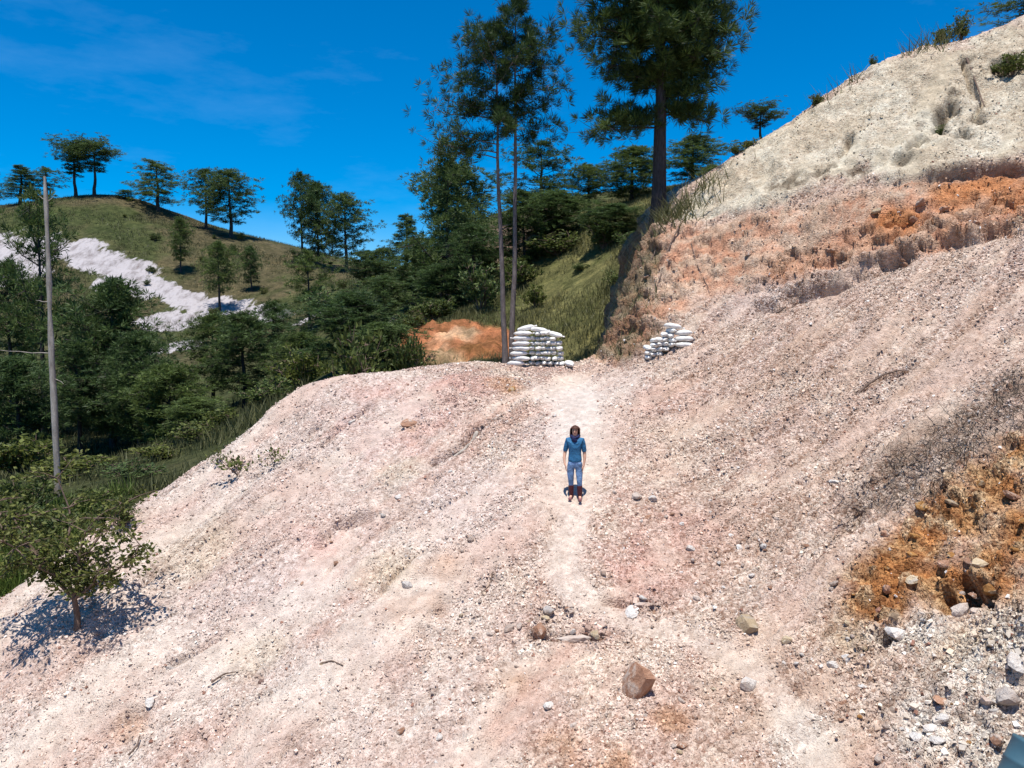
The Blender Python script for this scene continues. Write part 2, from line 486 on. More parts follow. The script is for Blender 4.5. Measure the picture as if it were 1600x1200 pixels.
# small hollows and erosion cracks
def carve(uv, width, depth, wob=0.6):
    global disp
    pts = [at(*k) for k in uv]
    d, t = line_dist(pts, G0)
    d = d + wob * width * WARP2
    disp = disp - 1.8 * depth * np.exp(-(d / width) ** 2)
for a in [([(1476, 922), (1484, 950)], 0.09, 0.36), ([(1505, 912), (1515, 935)], 0.11, 0.42), ([(1540, 925), (1548, 945)], 0.09, 0.3), ([(1392, 990), (1380, 1000)], 0.10, 0.3),
          ([(1470, 185), (1485, 160), (1490, 178)], 0.16, 0.4), ([(1460, 205), (1475, 185)], 0.12, 0.25), ([(1502, 215), (1508, 200)], 0.14, 0.3), ([(1440, 215), (1420, 235)], 0.12, 0.2),
          ([(1500, 95), (1515, 130), (1535, 160), (1520, 185)], 0.06, 0.2), ([(1330, 210), (1315, 235)], 0.12, 0.2),
          ([(230, 905), (300, 845), (350, 800)], 0.07, 0.13), ([(470, 730), (520, 680), (575, 640)], 0.08, 0.12), ([(500, 848), (520, 825), (570, 805)], 0.12, 0.16),
          ([(385, 745), (430, 730), (455, 712)], 0.05, 0.10), ([(680, 725), (715, 705), (745, 670)], 0.10, 0.18), ([(755, 920), (770, 890)], 0.05, 0.09),
          ([(270, 1040), (360, 985)], 0.06, 0.1), ([(1340, 610), (1375, 590), (1420, 578)], 0.06, 0.12), ([(1240, 470), (1320, 445)], 0.08, 0.15),
          ([(1325, 825), (1340, 790), (1420, 740)], 0.12, 0.2), ([(1300, 825), (1318, 815)], 0.07, 0.16), ([(945, 935), (1010, 938)], 0.07, 0.16), ([(830, 990), (900, 990), (940, 992)], 0.06, 0.14),
          ([(1000, 560), (1040, 552)], 0.08, 0.12)]:
    carve(*a)
gl2 = np.stack([q[:, 0] * 1.1 + 0.5 * WARP, q[:, 1] * 1.1, q[:, 2] * 0.5], 1)
disp += _hid * (0.40 * (ridged(gl2, 4, 73) - 0.25) + 0.45 * blk + 0.5 * blk2)
flat_m = np.clip(m_path + 0.8 * m_apron, 0, 1)
disp = disp * (1 - 0.8 * flat_m) - 0.05 * m_path
V = G0 + NR * disp[:, None]
ZN = V[:, 2].reshape(rows, cols)

def ground_z(x, y):
    """height of the finished ground near (x, y)"""
    j = int(np.clip(np.searchsorted(xs, x), 1, cols - 1))
    i = int(np.clip(np.searchsorted(ys, y), 1, rows - 1))
    return float(ZN[i - 1:i + 1, j - 1:j + 1].mean())

# --- base colour of the ground, by where which soil lies
def c3(*a):
    return np.array(a, float)
def lerp(a, b, m):
    return a + (b - a) * m[:, None]
n1 = sstep(-0.35, 0.35, fbm(q * 0.8, 4, 101))
n2 = sstep(-0.25, 0.3, fbm(q * 2.3, 4, 102))
n3 = sstep(-0.3, 0.3, fbm(q * 6.5, 3, 103))
n4 = vnoise(q * 21.0, 104)
st1 = sstep(-0.1, 0.4, fbm(rl * np.array([1.0, 1.5, 1]) + 7.7, 4, 111))
st2 = sstep(-0.1, 0.4, fbm(rl2 * np.array([1.2, 1.5, 1]) + 3.3, 4, 112))
C = lerp(np.tile(c3(0.50, 0.385, 0.325), (len(q), 1)), c3(0.57, 0.465, 0.38), n1)
C = lerp(C, c3(0.47, 0.325, 0.265), 0.5 * n2)
C = lerp(C, c3(0.60, 0.51, 0.43), 0.6 * st1 * (1 - m_right))
C = lerp(C, c3(0.42, 0.30, 0.225), 0.7 * st2 * m_right)
C = lerp(C, c3(0.57, 0.48, 0.40), 0.6 * sstep(0.1, 0.5, fbm(rl2 * np.array([1.7, 1.9, 1]) + 9.1, 4, 114)) * m_right)
C = lerp(C, c3(0.46, 0.30, 0.235), 0.65 * sstep(0.05, 0.45, -fbm(rl * np.array([2.2, 2.0, 1]) + 1.7, 4, 113)) * (1 - m_right))
C = lerp(C, c3(0.50, 0.42, 0.40), 0.4 * m_lav)
C = lerp(C, c3(0.52, 0.32, 0.265), 0.8 * m_pink * (0.4 + 0.6 * n2))
C = lerp(C, c3(0.50, 0.40, 0.25), 0.6 * m_yellow)
C = lerp(C, c3(0.43, 0.23, 0.11), 0.6 * m_orange * (0.3 + 0.7 * n2))
C = lerp(C, c3(0.55, 0.49, 0.45), 0.5 * m_left * (0.3 + 0.7 * n1))
C = lerp(C, c3(0.175, 0.13, 0.10), 0.9 * m_grey * (0.25 + 0.75 * np.maximum(n2 * n1, st2)))
C = lerp(C, c3(0.44, 0.335, 0.265), 0.5 * m_right * (0.4 + 0.6 * n2))
C = lerp(C, c3(0.60, 0.56, 0.49), 0.7 * m_white)
pale = lerp(lerp(np.tile(c3(0.475, 0.405, 0.305), (len(q), 1)), c3(0.55, 0.50, 0.40), n1), c3(0.43, 0.36, 0.265), 0.6 * n2)
C = lerp(C, c3(0, 0, 0), 0 * n1) * (1 - m_pale[:, None]) + pale * m_pale[:, None]
C = lerp(C, c3(0.15, 0.12, 0.085), 0.92 * m_dirt * sstep(-0.35, 0.1, WARP2 + WARP))
cl = lerp(lerp(np.tile(c3(0.54, 0.31, 0.205), (len(q), 1)), c3(0.58, 0.43, 0.32), n2), c3(0.33, 0.165, 0.10), 0.7 * n3 * (1 - n1))
cl = lerp(cl, c3(0.46, 0.36, 0.27), (w1c > 0.62) * 0.6)
cl = lerp(cl, c3(0.25, 0.12, 0.075), 0.6 * sstep(0.14, 0.04, w1b - w1a) * (0.35 + 0.65 * m_strata))
cl = lerp(cl, c3(0.48, 0.19, 0.065), 0.8 * m_deep)
cl = lerp(cl, c3(0.43, 0.22, 0.125), 0.6 * m_strata * n2)
C = C * (1 - m_cliff[:, None]) + cl * m_cliff[:, None]
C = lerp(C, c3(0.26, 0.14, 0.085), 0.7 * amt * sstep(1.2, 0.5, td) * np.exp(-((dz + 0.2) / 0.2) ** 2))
oc = lerp(lerp(np.tile(c3(0.42, 0.19, 0.07), (len(q), 1)), c3(0.52, 0.32, 0.155), n2), c3(0.19, 0.085, 0.035), 0.8 * n3 * (w2c < 0.6))
oc = lerp(oc, c3(0.50, 0.38, 0.24), (w2c > 0.78) * 0.7)
C = C * (1 - m_out[:, None]) + oc * m_out[:, None]
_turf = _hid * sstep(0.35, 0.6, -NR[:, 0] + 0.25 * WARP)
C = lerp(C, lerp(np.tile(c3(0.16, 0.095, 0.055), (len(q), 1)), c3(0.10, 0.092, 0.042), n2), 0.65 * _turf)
C = lerp(C, c3(0.575, 0.49, 0.42), 0.8 * m_path * (0.55 + 0.45 * n2))
C = lerp(C, c3(0.53, 0.465, 0.42), 0.65 * m_apron * (0.5 + 0.5 * n1))
C = C * (1 + 0.10 * n4)[:, None] * (0.9 + 0.2 * n3)[:, None]
C = np.clip(C, 0.02, 0.75)

ii = np.arange(rows * cols).reshape(rows, cols)
F = np.stack([ii[:-1, :-1], ii[:-1, 1:], ii[1:, 1:], ii[1:, :-1]], -1).reshape(-1, 4)
m_fine = np.clip(sstep(0.0, 0.35, fbm(rl * np.array([1.3, 1.6, 1]) + 21.0, 4, 121)) * (1 - m_right) + sstep(0.0, 0.35, fbm(rl2 * np.array([1.3, 1.5, 1]) + 5.0, 4, 122)) * m_right, 0, 1) * (1 - m_fr) * (1 - m_cliff) * (1 - m_out)
C = lerp(C, np.clip(C * np.array([1.0, 0.985, 0.965]), 0, 0.75), m_fine)
C = np.clip(C, 0.02, 0.75)
PEB = np.clip(1 - 0.6 * m_fine - 0.5 * m_cliff - 0.7 * m_path - 0.55 * m_apron - 0.5 * m_pale - 0.4 * m_left, 0.08, 1)
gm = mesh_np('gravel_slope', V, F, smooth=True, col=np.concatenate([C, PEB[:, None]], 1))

t = NT('broken_ground')
att = t.n('ShaderNodeVertexColor', layer_name='Col')
geo = t.n('ShaderNodeNewGeometry')
vo = t.n('ShaderNodeTexVoronoi', Scale=15.0, Randomness=1.0)
vo2 = t.n('ShaderNodeTexVoronoi', Scale=34.0, Randomness=1.0)
nz1 = t.n('ShaderNodeTexNoise', Scale=9.0, Detail=8.0, Roughness=0.7)
nz2 = t.n('ShaderNodeTexNoise', Scale=60.0, Detail=4.0, Roughness=0.7)
for x in (vo, vo2, nz1, nz2):
    t.l(geo.outputs['Position'], x.inputs['Vector'])
sep = t.n('ShaderNodeSeparateColor')
t.l(vo.outputs['Color'], sep.inputs[0])
sep2 = t.n('ShaderNodeSeparateColor')
t.l(vo2.outputs['Color'], sep2.inputs[0])
k1 = t.ramp(sep.outputs[0], [(0.0, (0.56, 0.46, 0.41)), (0.22, (0.84, 0.78, 0.75)), (0.7, (1.04, 1.04, 1.04)), (1.0, (1.28, 1.30, 1.32))])
k2 = t.ramp(sep2.outputs[1], [(0.0, (0.66, 0.56, 0.54)), (0.3, (0.95, 0.94, 0.93)), (1.0, (1.16, 1.17, 1.18))])
k3 = t.ramp(nz1.outputs['Fac'], [(0.25, (0.72, 0.64, 0.61)), (0.5, (1.0, 1.0, 1.0)), (0.75, (1.16, 1.17, 1.18))])
c = t.mix(att.outputs['Alpha'], att.outputs['Color'], k1, 'MULTIPLY')
c = t.mix(att.outputs['Alpha'], c, k2, 'MULTIPLY')
c = t.mix(0.8, c, k3, 'MULTIPLY')
t.l(c, t.b.inputs['Base Color'])
t.b.inputs['Roughness'].default_value = 0.95
t.b.inputs['Specular IOR Level'].default_value = 0.08
b1 = t.n('ShaderNodeBump', Strength=1.0, Distance=0.05, invert=True)
t.l(att.outputs['Alpha'], b1.inputs['Strength'])
t.l(vo.outputs['Distance'], b1.inputs['Height'])
b2 = t.n('ShaderNodeBump', Strength=0.9, Distance=0.022, invert=True)
t.l(vo2.outputs['Distance'], b2.inputs['Height'])
t.l(b1.outputs[0], b2.inputs['Normal'])
b3 = t.n('ShaderNodeBump', Strength=0.8, Distance=0.05)
t.l(nz1.outputs['Fac'], b3.inputs['Height'])
t.l(b2.outputs[0], b3.inputs['Normal'])
t.l(b3.outputs[0], t.b.inputs['Normal'])
M_GROUND = t.m
link('gravel_slope', gm, M_GROUND, kind='structure')

# finished normals for everything that lies on the ground
A = V.reshape(rows, cols, 3)
du = np.zeros_like(A); dv = np.zeros_like(A)
du[:, 1:-1] = A[:, 2:] - A[:, :-2]
dv[1:-1] = A[2:] - A[:-2]
VN = np.cross(du, dv).reshape(-1, 3)
VN /= (np.linalg.norm(VN, axis=1, keepdims=True) + 1e-9)

def project(p):
    yy = p[:, 1] * math.cos(PITCH) - p[:, 2] * math.sin(PITCH)
    zz = p[:, 1] * math.sin(PITCH) + p[:, 2] * math.cos(PITCH)
    yy = np.maximum(yy, 0.1)
    return 800 + FPX * p[:, 0] / yy, 600 - FPX * zz / yy

UV = np.stack(project(V), 1)
view = V / np.linalg.norm(V, axis=1, keepdims=True)
m_seen = (UV[:, 0] > -200) & (UV[:, 0] < 1800) & (UV[:, 1] > -150) & (UV[:, 1] < 1330) & (V[:, 1] > 8.5) & ((VN * view).sum(1) < 0.05)

# ------------------------------------------------------------------ loose gravel, far past counting: one object
def stone_variants(n, seed):
    r = np.random.default_rng(seed)
    cube = np.array([[-1, -1, -1], [1, -1, -1], [1, 1, -1], [-1, 1, -1], [-1, -1, 1], [1, -1, 1], [1, 1, 1], [-1, 1, 1]], float)
    return [(cube * (0.42 + 0.75 * r.random((8, 3)))) * np.array([1, 0.55 + 0.4 * r.random(), 0.35 + 0.4 * r.random()]) * 0.62 for _ in range(n)]
BOXF = np.array([[0, 3, 2, 1], [4, 5, 6, 7], [0, 1, 5, 4], [1, 2, 6, 5], [2, 3, 7, 6], [3, 0, 4, 7]])
wgt = m_seen * (0.22 + sstep(-0.25, 0.35, fbm(q * 0.6, 3, 131)) + 0.7 * sstep(-0.1, 0.4, fbm(q * 2.0, 2, 132)))
wgt *= (1 - 0.97 * np.clip(m_path, 0, 1)) * (1 - 0.7 * m_apron) * (1 - 0.6 * m_left) * (1 - 0.8 * m_pale) * (1 + 0.8 * m_fr + 0.5 * m_strata) * (1 - 0.6 * m_cliff) * (1 - 0.5 * m_out) * (1 - 0.4 * m_right * (1 - m_fr))
wgt *= 1 - 0.66 * m_fine
wgt *= sstep(34, 14, G0[:, 1]) + 0.15
NST = 110000
idx = RNG.choice(len(V), NST, p=wgt / wgt.sum())
size = 0.0135 * (1 + RNG.pareto(2.6, NST))
size = np.clip(size, 0.012, 0.045 + 0.04 * m_fr[idx]) * (0.8 + 0.02 * np.clip(V[idx, 1] - 10, 0, 15))
var = stone_variants(12, 5)
which = RNG.integers(0, 12, NST)
SV = np.empty((NST, 8, 3))
ang = RNG.random(NST) * 2 * math.pi
tilt = RNG.normal(0, 0.45, (NST, 2))
base = V[idx] + RNG.normal(0, 0.02, (NST, 3)) * np.array([1, 1, 0.2])
nn = VN[idx]
tx = np.cross(nn, [0.0, 1.0, 0.1]); tx /= np.linalg.norm(tx, axis=1, keepdims=True)
ty = np.cross(nn, tx)
ax = np.cos(ang)[:, None] * tx + np.sin(ang)[:, None] * ty + tilt[:, :1] * nn
ax /= np.linalg.norm(ax, axis=1, keepdims=True)
az = nn + tilt[:, 1:] * ty
az -= (az * ax).sum(1, keepdims=True) * ax
az /= np.linalg.norm(az, axis=1, keepdims=True)
ay = np.cross(az, ax)
for k in range(12):
    s = which == k
    L = var[k]
    SV[s] = base[s, None] + size[s, None, None] * 1.25 * (L[None, :, :1] * ax[s, None] + L[None, :, 1:2] * ay[s, None] + L[None, :, 2:] * az[s, None])
SV += (nn * (size * 0.12)[:, None])[:, None]
SF = (BOXF[None] + (np.arange(NST) * 8)[:, None, None]).reshape(-1, 4)
tone = np.exp(RNG.normal(0.0, 0.22, NST))
scol = C[idx] * tone[:, None]
pick = RNG.random(NST)
scol = np.where((pick < 0.045)[:, None], c3(0.66, 0.61, 0.57), scol)
scol = np.where((pick > 0.955)[:, None], c3(0.25, 0.135, 0.10) * tone[:, None], scol)
scol = np.clip(scol, 0.03, 0.78)
sm = mesh_np('gravel', SV.reshape(-1, 3), SF, smooth=False, col=np.repeat(scol, 8, axis=0))
t = NT('loose_stone')
att = t.n('ShaderNodeVertexColor', layer_name='Col')
geo = t.n('ShaderNodeNewGeometry')
nz1 = t.n('ShaderNodeTexNoise', Scale=40.0, Detail=4.0, Roughness=0.7)
t.l(geo.outputs['Position'], nz1.inputs['Vector'])
k = t.ramp(nz1.outputs['Fac'], [(0.3, (0.78, 0.75, 0.73)), (0.7, (1.12, 1.12, 1.12))])
t.l(t.mix(1.0, att.outputs['Color'], k, 'MULTIPLY'), t.b.inputs['Base Color'])
t.b.inputs['Roughness'].default_value = 0.9
t.b.inputs['Specular IOR Level'].default_value = 0.12
link('gravel', sm, t.m, kind='stuff')

# ------------------------------------------------------------------ the hills behind
th = np.radians(np.linspace(-52, 52, 600))
rr = np.concatenate([np.geomspace(14, 60, 150), np.geomspace(60.4, 330, 210)])
TT, RR = np.meshgrid(th, rr)
HX, HY = RR * np.sin(TT), RR * np.cos(TT)
HZ = far_f(HX, HY)
H0 = np.stack([HX.ravel(), HY.ravel(), HZ.ravel()], 1)
HW = fbm(H0 * 0.06, 4, 201)
HW2 = fbm(H0 * 0.3, 4, 202)
HW3 = fbm(H0 * 1.1, 3, 203)
def fat(u, v):
    return far_at(u, v, 24)
def fzone(items, soft=0.3, warp=0.8):
    m = np.zeros(len(H0))
    for u, v, r in items:
        c0 = fat(u, v)
        if c0 is None:
            continue
        d = np.linalg.norm(H0 - c0, axis=1) / r + warp * 0.6 * HW + warp * 0.5 * HW2 + 0.16 * HW3
        m = np.maximum(m, sstep(1 + soft, 1 - soft, d))
    return m
m_scar = fzone([(-40, 395, 9), (15, 390, 7), (0, 430, 7), (50, 400, 5), (85, 392, 4.5), (120, 388, 3.6), (150, 405, 4.4), (200, 422, 4), (190, 445, 3.5), (240, 452, 3.6), (290, 468, 3.4), (330, 478, 3.4), (360, 482, 3), (395, 489, 2.8), (430, 498, 2.6),
                (260, 505, 4), (275, 545, 3), (480, 500, 1.6), (500, 492, 1.4), (600, 512, 0.9)], 0.6, 0.8)
m_red = fzone([(660, 530, 1.6), (700, 525, 1.7), (740, 530, 1.6), (770, 545, 1.3), (700, 555, 1.5), (640, 520, 1.2)], 0.25, 0.5)
m_redh = fzone([(790, 390, 4.5), (770, 370, 4)], 0.5, 0.8)
m_dry = sstep(-0.15, 0.35, HW + 0.5 * HW2)
hd = 0.6 * fbm(H0 * 0.09, 4, 205) * sstep(35, 80, H0[:, 1]) + 0.10 * fbm(H0 * 0.7, 3, 206) + m_red * 0.5 * (ridged(H0 * 0.9, 4, 207) - 0.2) + m_scar * 0.5 * fbm(H0 * 0.5, 4, 208)
H = H0.copy()
H[:, 2] += hd
hn2 = fbm(H0 * 1.3, 3, 209)
HC = lerp(np.tile(c3(0.055, 0.066, 0.026), (len(H), 1)), c3(0.088, 0.076, 0.042), m_dry)
HC = lerp(HC, c3(0.050, 0.062, 0.024), sstep(0.0, 0.5, -HW + 0.4 * HW2) * 0.8)
HC = lerp(HC, c3(0.045, 0.05, 0.024), sstep(2, -8, H0[:, 2]) * 0.7)
near_hill = sstep(75, 50, H0[:, 1]) * sstep(-2, 2, H0[:, 0])
HC = lerp(HC, c3(0.135, 0.128, 0.052), 0.8 * near_hill)
HC = lerp(HC, lerp(np.tile(c3(0.33, 0.135, 0.065), (len(H), 1)), c3(0.40, 0.26, 0.16), sstep(-0.1, 0.3, HW2)), m_red)
HC = lerp(HC, c3(0.30, 0.20, 0.16), 0.7 * m_redh)
HC = HC * (1 + 0.28 * hn2)[:, None]
r2, c2 = HX.shape
ii = np.arange(r2 * c2).reshape(r2, c2)
HF = np.stack([ii[:-1, :-1], ii[:-1, 1:], ii[1:, 1:], ii[1:, :-1]], -1).reshape(-1, 4)
t = NT('hill_grass')
att = t.n('ShaderNodeVertexColor', layer_name='Col')
geo = t.n('ShaderNodeNewGeometry')
nz1 = t.n('ShaderNodeTexNoise', Scale=1.6, Detail=9.0, Roughness=0.72)
nz2 = t.n('ShaderNodeTexNoise', Scale=7.0, Detail=5.0, Roughness=0.7)
for x in (nz1, nz2):
    t.l(geo.outputs['Position'], x.inputs['Vector'])
k1 = t.ramp(nz1.outputs['Fac'], [(0.3, (0.38, 0.42, 0.36)), (0.5, (0.95, 0.95, 0.95)), (0.7, (1.6, 1.5, 1.4))])
k2 = t.ramp(nz2.outputs['Fac'], [(0.3, (0.6, 0.6, 0.6)), (0.7, (1.3, 1.3, 1.3))])
nz3 = t.n('ShaderNodeTexNoise', Scale=0.33, Detail=10.0, Roughness=0.68)
t.l(geo.outputs['Position'], nz3.inputs['Vector'])
k0 = t.ramp(nz3.outputs['Fac'], [(0.32, (0.55, 0.62, 0.5)), (0.5, (1.0, 1.0, 1.0)), (0.68, (1.35, 1.25, 1.2))])
grass = t.mix(1.0, t.mix(1.0, t.mix(1.0, att.outputs['Color'], k1, 'MULTIPLY'), k2, 'MULTIPLY'), k0, 'MULTIPLY')
# bare white scar: the mask's edge is broken up by the same noise, streaked down the slope
mpg = t.n('ShaderNodeMapping')
mpg.inputs['Scale'].default_value = (1.1, 0.35, 0.35)
mpg.inputs['Rotation'].default_value = (0.0, 0.5, 0.3)
nz4 = t.n('ShaderNodeTexNoise', Scale=0.8, Detail=10.0, Roughness=0.72)
t.l(geo.outputs['Position'], mpg.inputs['Vector'])
t.l(mpg.outputs[0], nz4.inputs['Vector'])
ad = t.n('ShaderNodeMath', operation='ADD')
sbt = t.n('ShaderNodeMath', operation='MULTIPLY_ADD')
t.l(nz4.outputs['Fac'], sbt.inputs[0])
sbt.inputs[1].default_value = 2.0
sbt.inputs[2].default_value = -1.0
t.l(sbt.outputs[0], ad.inputs[0])
t.l(att.outputs['Alpha'], ad.inputs[1])
msk = t.ramp(ad.outputs[0], [(0.44, (0, 0, 0)), (0.62, (1, 1, 1))])
rock_c = t.ramp(nz4.outputs['Fac'], [(0.3, (0.17, 0.135, 0.13)), (0.42, (0.27, 0.245, 0.245)), (0.55, (0.40, 0.37, 0.375)), (0.75, (0.29, 0.25, 0.24))])
t.l(t.mix(msk, grass, rock_c), t.b.inputs['Base Color'])
t.b.inputs['Roughness'].default_value = 0.95
t.b.inputs['Specular IOR Level'].default_value = 0.05
b1 = t.n('ShaderNodeBump', Strength=0.8, Distance=0.3)
t.l(nz1.outputs['Fac'], b1.inputs['Height'])
t.l(b1.outputs[0], t.b.inputs['Normal'])
M_HILL = t.m
link('hills', mesh_np('hills', H, HF, smooth=True, col=np.concatenate([np.clip(HC, 0.01, 0.7), m_scar[:, None]], 1)), M_HILL, kind='structure')
def hill_z(x, y):
    return float(far_f(np.array([x]), np.array([y]))[0])

# wide low country out to the horizon
n = 72
ring = [(0, 0, -24)] + [(4500 * math.sin(k * 2 * math.pi / n), 4500 * math.cos(k * 2 * math.pi / n), -24) for k in range(n)]
t = NT('far_country')
geo = t.n('ShaderNodeNewGeometry')
nz1 = t.n('ShaderNodeTexNoise', Scale=0.02, Detail=8.0)
t.l(geo.outputs['Position'], nz1.inputs['Vector'])
t.l(t.ramp(nz1.outputs['Fac'], [(0.35, (0.04, 0.055, 0.02)), (0.65, (0.10, 0.10, 0.05))]), t.b.inputs['Base Color'])
t.b.inputs['Roughness'].default_value = 1.0
link('ground', mesh_np('ground', ring, [(0, 1 + (k + 1) % n, 1 + k) for k in range(n)]), t.m, kind='structure')

# ------------------------------------------------------------------ plants
def leaf_mat(name, dark, light, trans=0.25):
    t = NT(name)
    att = t.n('ShaderNodeVertexColor', layer_name='Col')
    sep = t.n('ShaderNodeSeparateColor')
    t.l(att.outputs['Color'], sep.inputs[0])
    oi = t.n('ShaderNodeObjectInfo')
    c = t.ramp(sep.outputs[0], [(0.0, dark), (1.0, light)])
    k = t.ramp(oi.outputs['Random'], [(0.0, (0.75, 0.82, 0.85)), (0.5, (1.0, 1.0, 1.0)), (1.0, (1.25, 1.15, 0.95))])
    c = t.mix(1.0, c, k, 'MULTIPLY')
    t.l(c, t.b.inputs['Base Color'])
    t.b.inputs['Roughness'].default_value = 0.55
    t.b.inputs['Specular IOR Level'].default_value = 0.25
    tr = t.n('ShaderNodeBsdfTranslucent')
    t.l(c, tr.inputs['Color'])
    mx = t.n('ShaderNodeMixShader')
    mx.inputs[0].default_value = trans
    t.l(t.b.outputs[0], mx.inputs[1])
    t.l(tr.outputs[0], mx.inputs[2])
    t.l(mx.outputs[0], t.t.nodes['Material Output'].inputs['Surface'])
    return t.m

def bark_mat(name, a, b, scale=14.0):
    t = NT(name)
    tc = t.n('ShaderNodeTexCoord')
    mp = t.n('ShaderNodeMapping')
    mp.inputs['Scale'].default_value = (1, 1, 0.22)
    nz = t.n('ShaderNodeTexNoise', Scale=scale, Detail=8.0, Roughness=0.7)
    t.l(tc.outputs['Object'], mp.inputs['Vector'])
    t.l(mp.outputs[0], nz.inputs['Vector'])
    t.l(t.ramp(nz.outputs['Fac'], [(0.3, a), (0.7, b)]), t.b.inputs['Base Color'])
    bp = t.n('ShaderNodeBump', Strength=0.9, Distance=0.04)
    t.l(nz.outputs['Fac'], bp.inputs['Height'])
    t.l(bp.outputs[0], t.b.inputs['Normal'])
    t.b.inputs['Roughness'].default_value = 0.9
    t.b.inputs['Specular IOR Level'].default_value = 0.1
    return t.m

M_NEEDLE = leaf_mat('pine_needles', (0.030, 0.055, 0.018), (0.125, 0.18, 0.055), 0.35)
M_NEEDLE2 = leaf_mat('near_pine_needles', (0.017, 0.036, 0.013), (0.078, 0.125, 0.034))
M_LEAF = leaf_mat('broad_leaves', (0.040, 0.058, 0.015), (0.16, 0.19, 0.05), 0.35)
M_LEAFD = leaf_mat('dark_bush_leaves', (0.034, 0.058, 0.020), (0.13, 0.175, 0.05), 0.32)
M_GRASS = leaf_mat('grass_blades', (0.085, 0.088, 0.032), (0.19, 0.175, 0.075), 0.3)
M_GREEN = leaf_mat('fresh_grass_blades', (0.05, 0.08, 0.016), (0.13, 0.19, 0.045), 0.3)
M_BARK = bark_mat('pine_bark', (0.026, 0.021, 0.021), (0.092, 0.076, 0.074))
M_GREYBARK = bark_mat('weathered_wood', (0.17, 0.14, 0.12), (0.50, 0.45, 0.39), 7.0)
M_PALEBARK = bark_mat('pale_pine_bark', (0.085, 0.068, 0.064), (0.24, 0.20, 0.185))
M_TWIG = bark_mat('dry_twig', (0.09, 0.06, 0.045), (0.22, 0.16, 0.13), 20.0)

def tube(pts, rad, sides=6):
    """tapered tube through points: verts, quads (with end caps closed by a point)"""
    pts = np.asarray(pts, float)
    n = len(pts)
    rad = np.broadcast_to(rad, n)
    tan = np.gradient(pts, axis=0)
    tan /= np.linalg.norm(tan, axis=1, keepdims=True) + 1e-9
    ref = np.array([0.31, 0.95, 0.07])
    a = np.cross(tan, ref)
    bad = np.linalg.norm(a, axis=1) < 0.15
    a[bad] = np.cross(tan[bad], [1.0, 0, 0])
    a /= np.linalg.norm(a, axis=1, keepdims=True)
    b = np.cross(tan, a)
    th = np.arange(sides) * 2 * math.pi / sides
    v = pts[:, None] + rad[:, None, None] * (np.cos(th)[None, :, None] * a[:, None] + np.sin(th)[None, :, None] * b[:, None])
    i = np.arange(n * sides).reshape(n, sides)
    j = np.roll(i, -1, 1)
    f = np.stack([i[:-1], j[:-1], j[1:], i[1:]], -1).reshape(-1, 4)
    return v.reshape(-1, 3), f

def join(parts):
    vs, fs, o = [], [], 0
    for v, f in parts:
        vs.append(v)
        fs.append(f + o)
        o += len(v)
    return np.concatenate(vs), np.concatenate(fs)

def curve(p, d, L, bend, n=5, rg=None):
    """a limb: starts at p towards d, length L, bends by the vector bend"""
    s = np.linspace(0, 1, n)[:, None]
    c = p + d * L * s + np.asarray(bend) * L * s ** 2
    if rg is not None:
        w = rg.normal(0, 0.05 * L, (n, 3))
        w[0] = 0
        c = c + w * s
    return c

def needles(pos, dr, size, K, width, rg, shade=None):
    """tufts of long thin triangles around each position"""
    n = len(pos)
    d = rg.normal(0, 1, (n, K, 3))
    d /= np.linalg.norm(d, axis=2, keepdims=True)
    d = d * 0.85 + dr[:, None] * 0.75
    d /= np.linalg.norm(d, axis=2, keepdims=True) + 1e-9
    L = size[:, None] * (0.6 + 0.5 * rg.random((n, K)))
    side = np.cross(d, rg.normal(0, 1, (n, K, 3)))
    side /= np.linalg.norm(side, axis=2, keepdims=True) + 1e-9
    w = width * size[:, None] * (0.7 + 0.6 * rg.random((n, K)))
    root = pos[:, None] + d * L[..., None] * 0.12
    mid = pos[:, None] + d * L[..., None] * 0.55
    tip = pos[:, None] + d * L[..., None]
    V3 = np.stack([root, mid + side * w[..., None], tip, mid - side * w[..., None]], 2).reshape(-1, 3)
    f = np.arange(n * K * 4).reshape(-1, 4)
    sh = rg.random(n) if shade is None else shade
    c = np.clip(sh[:, None] * 0.7 + 0.3 * rg.random((n, K)), 0, 1)
    col = np.repeat(c.reshape(-1), 4)[:, None] * np.ones(3)
    return V3, f, col

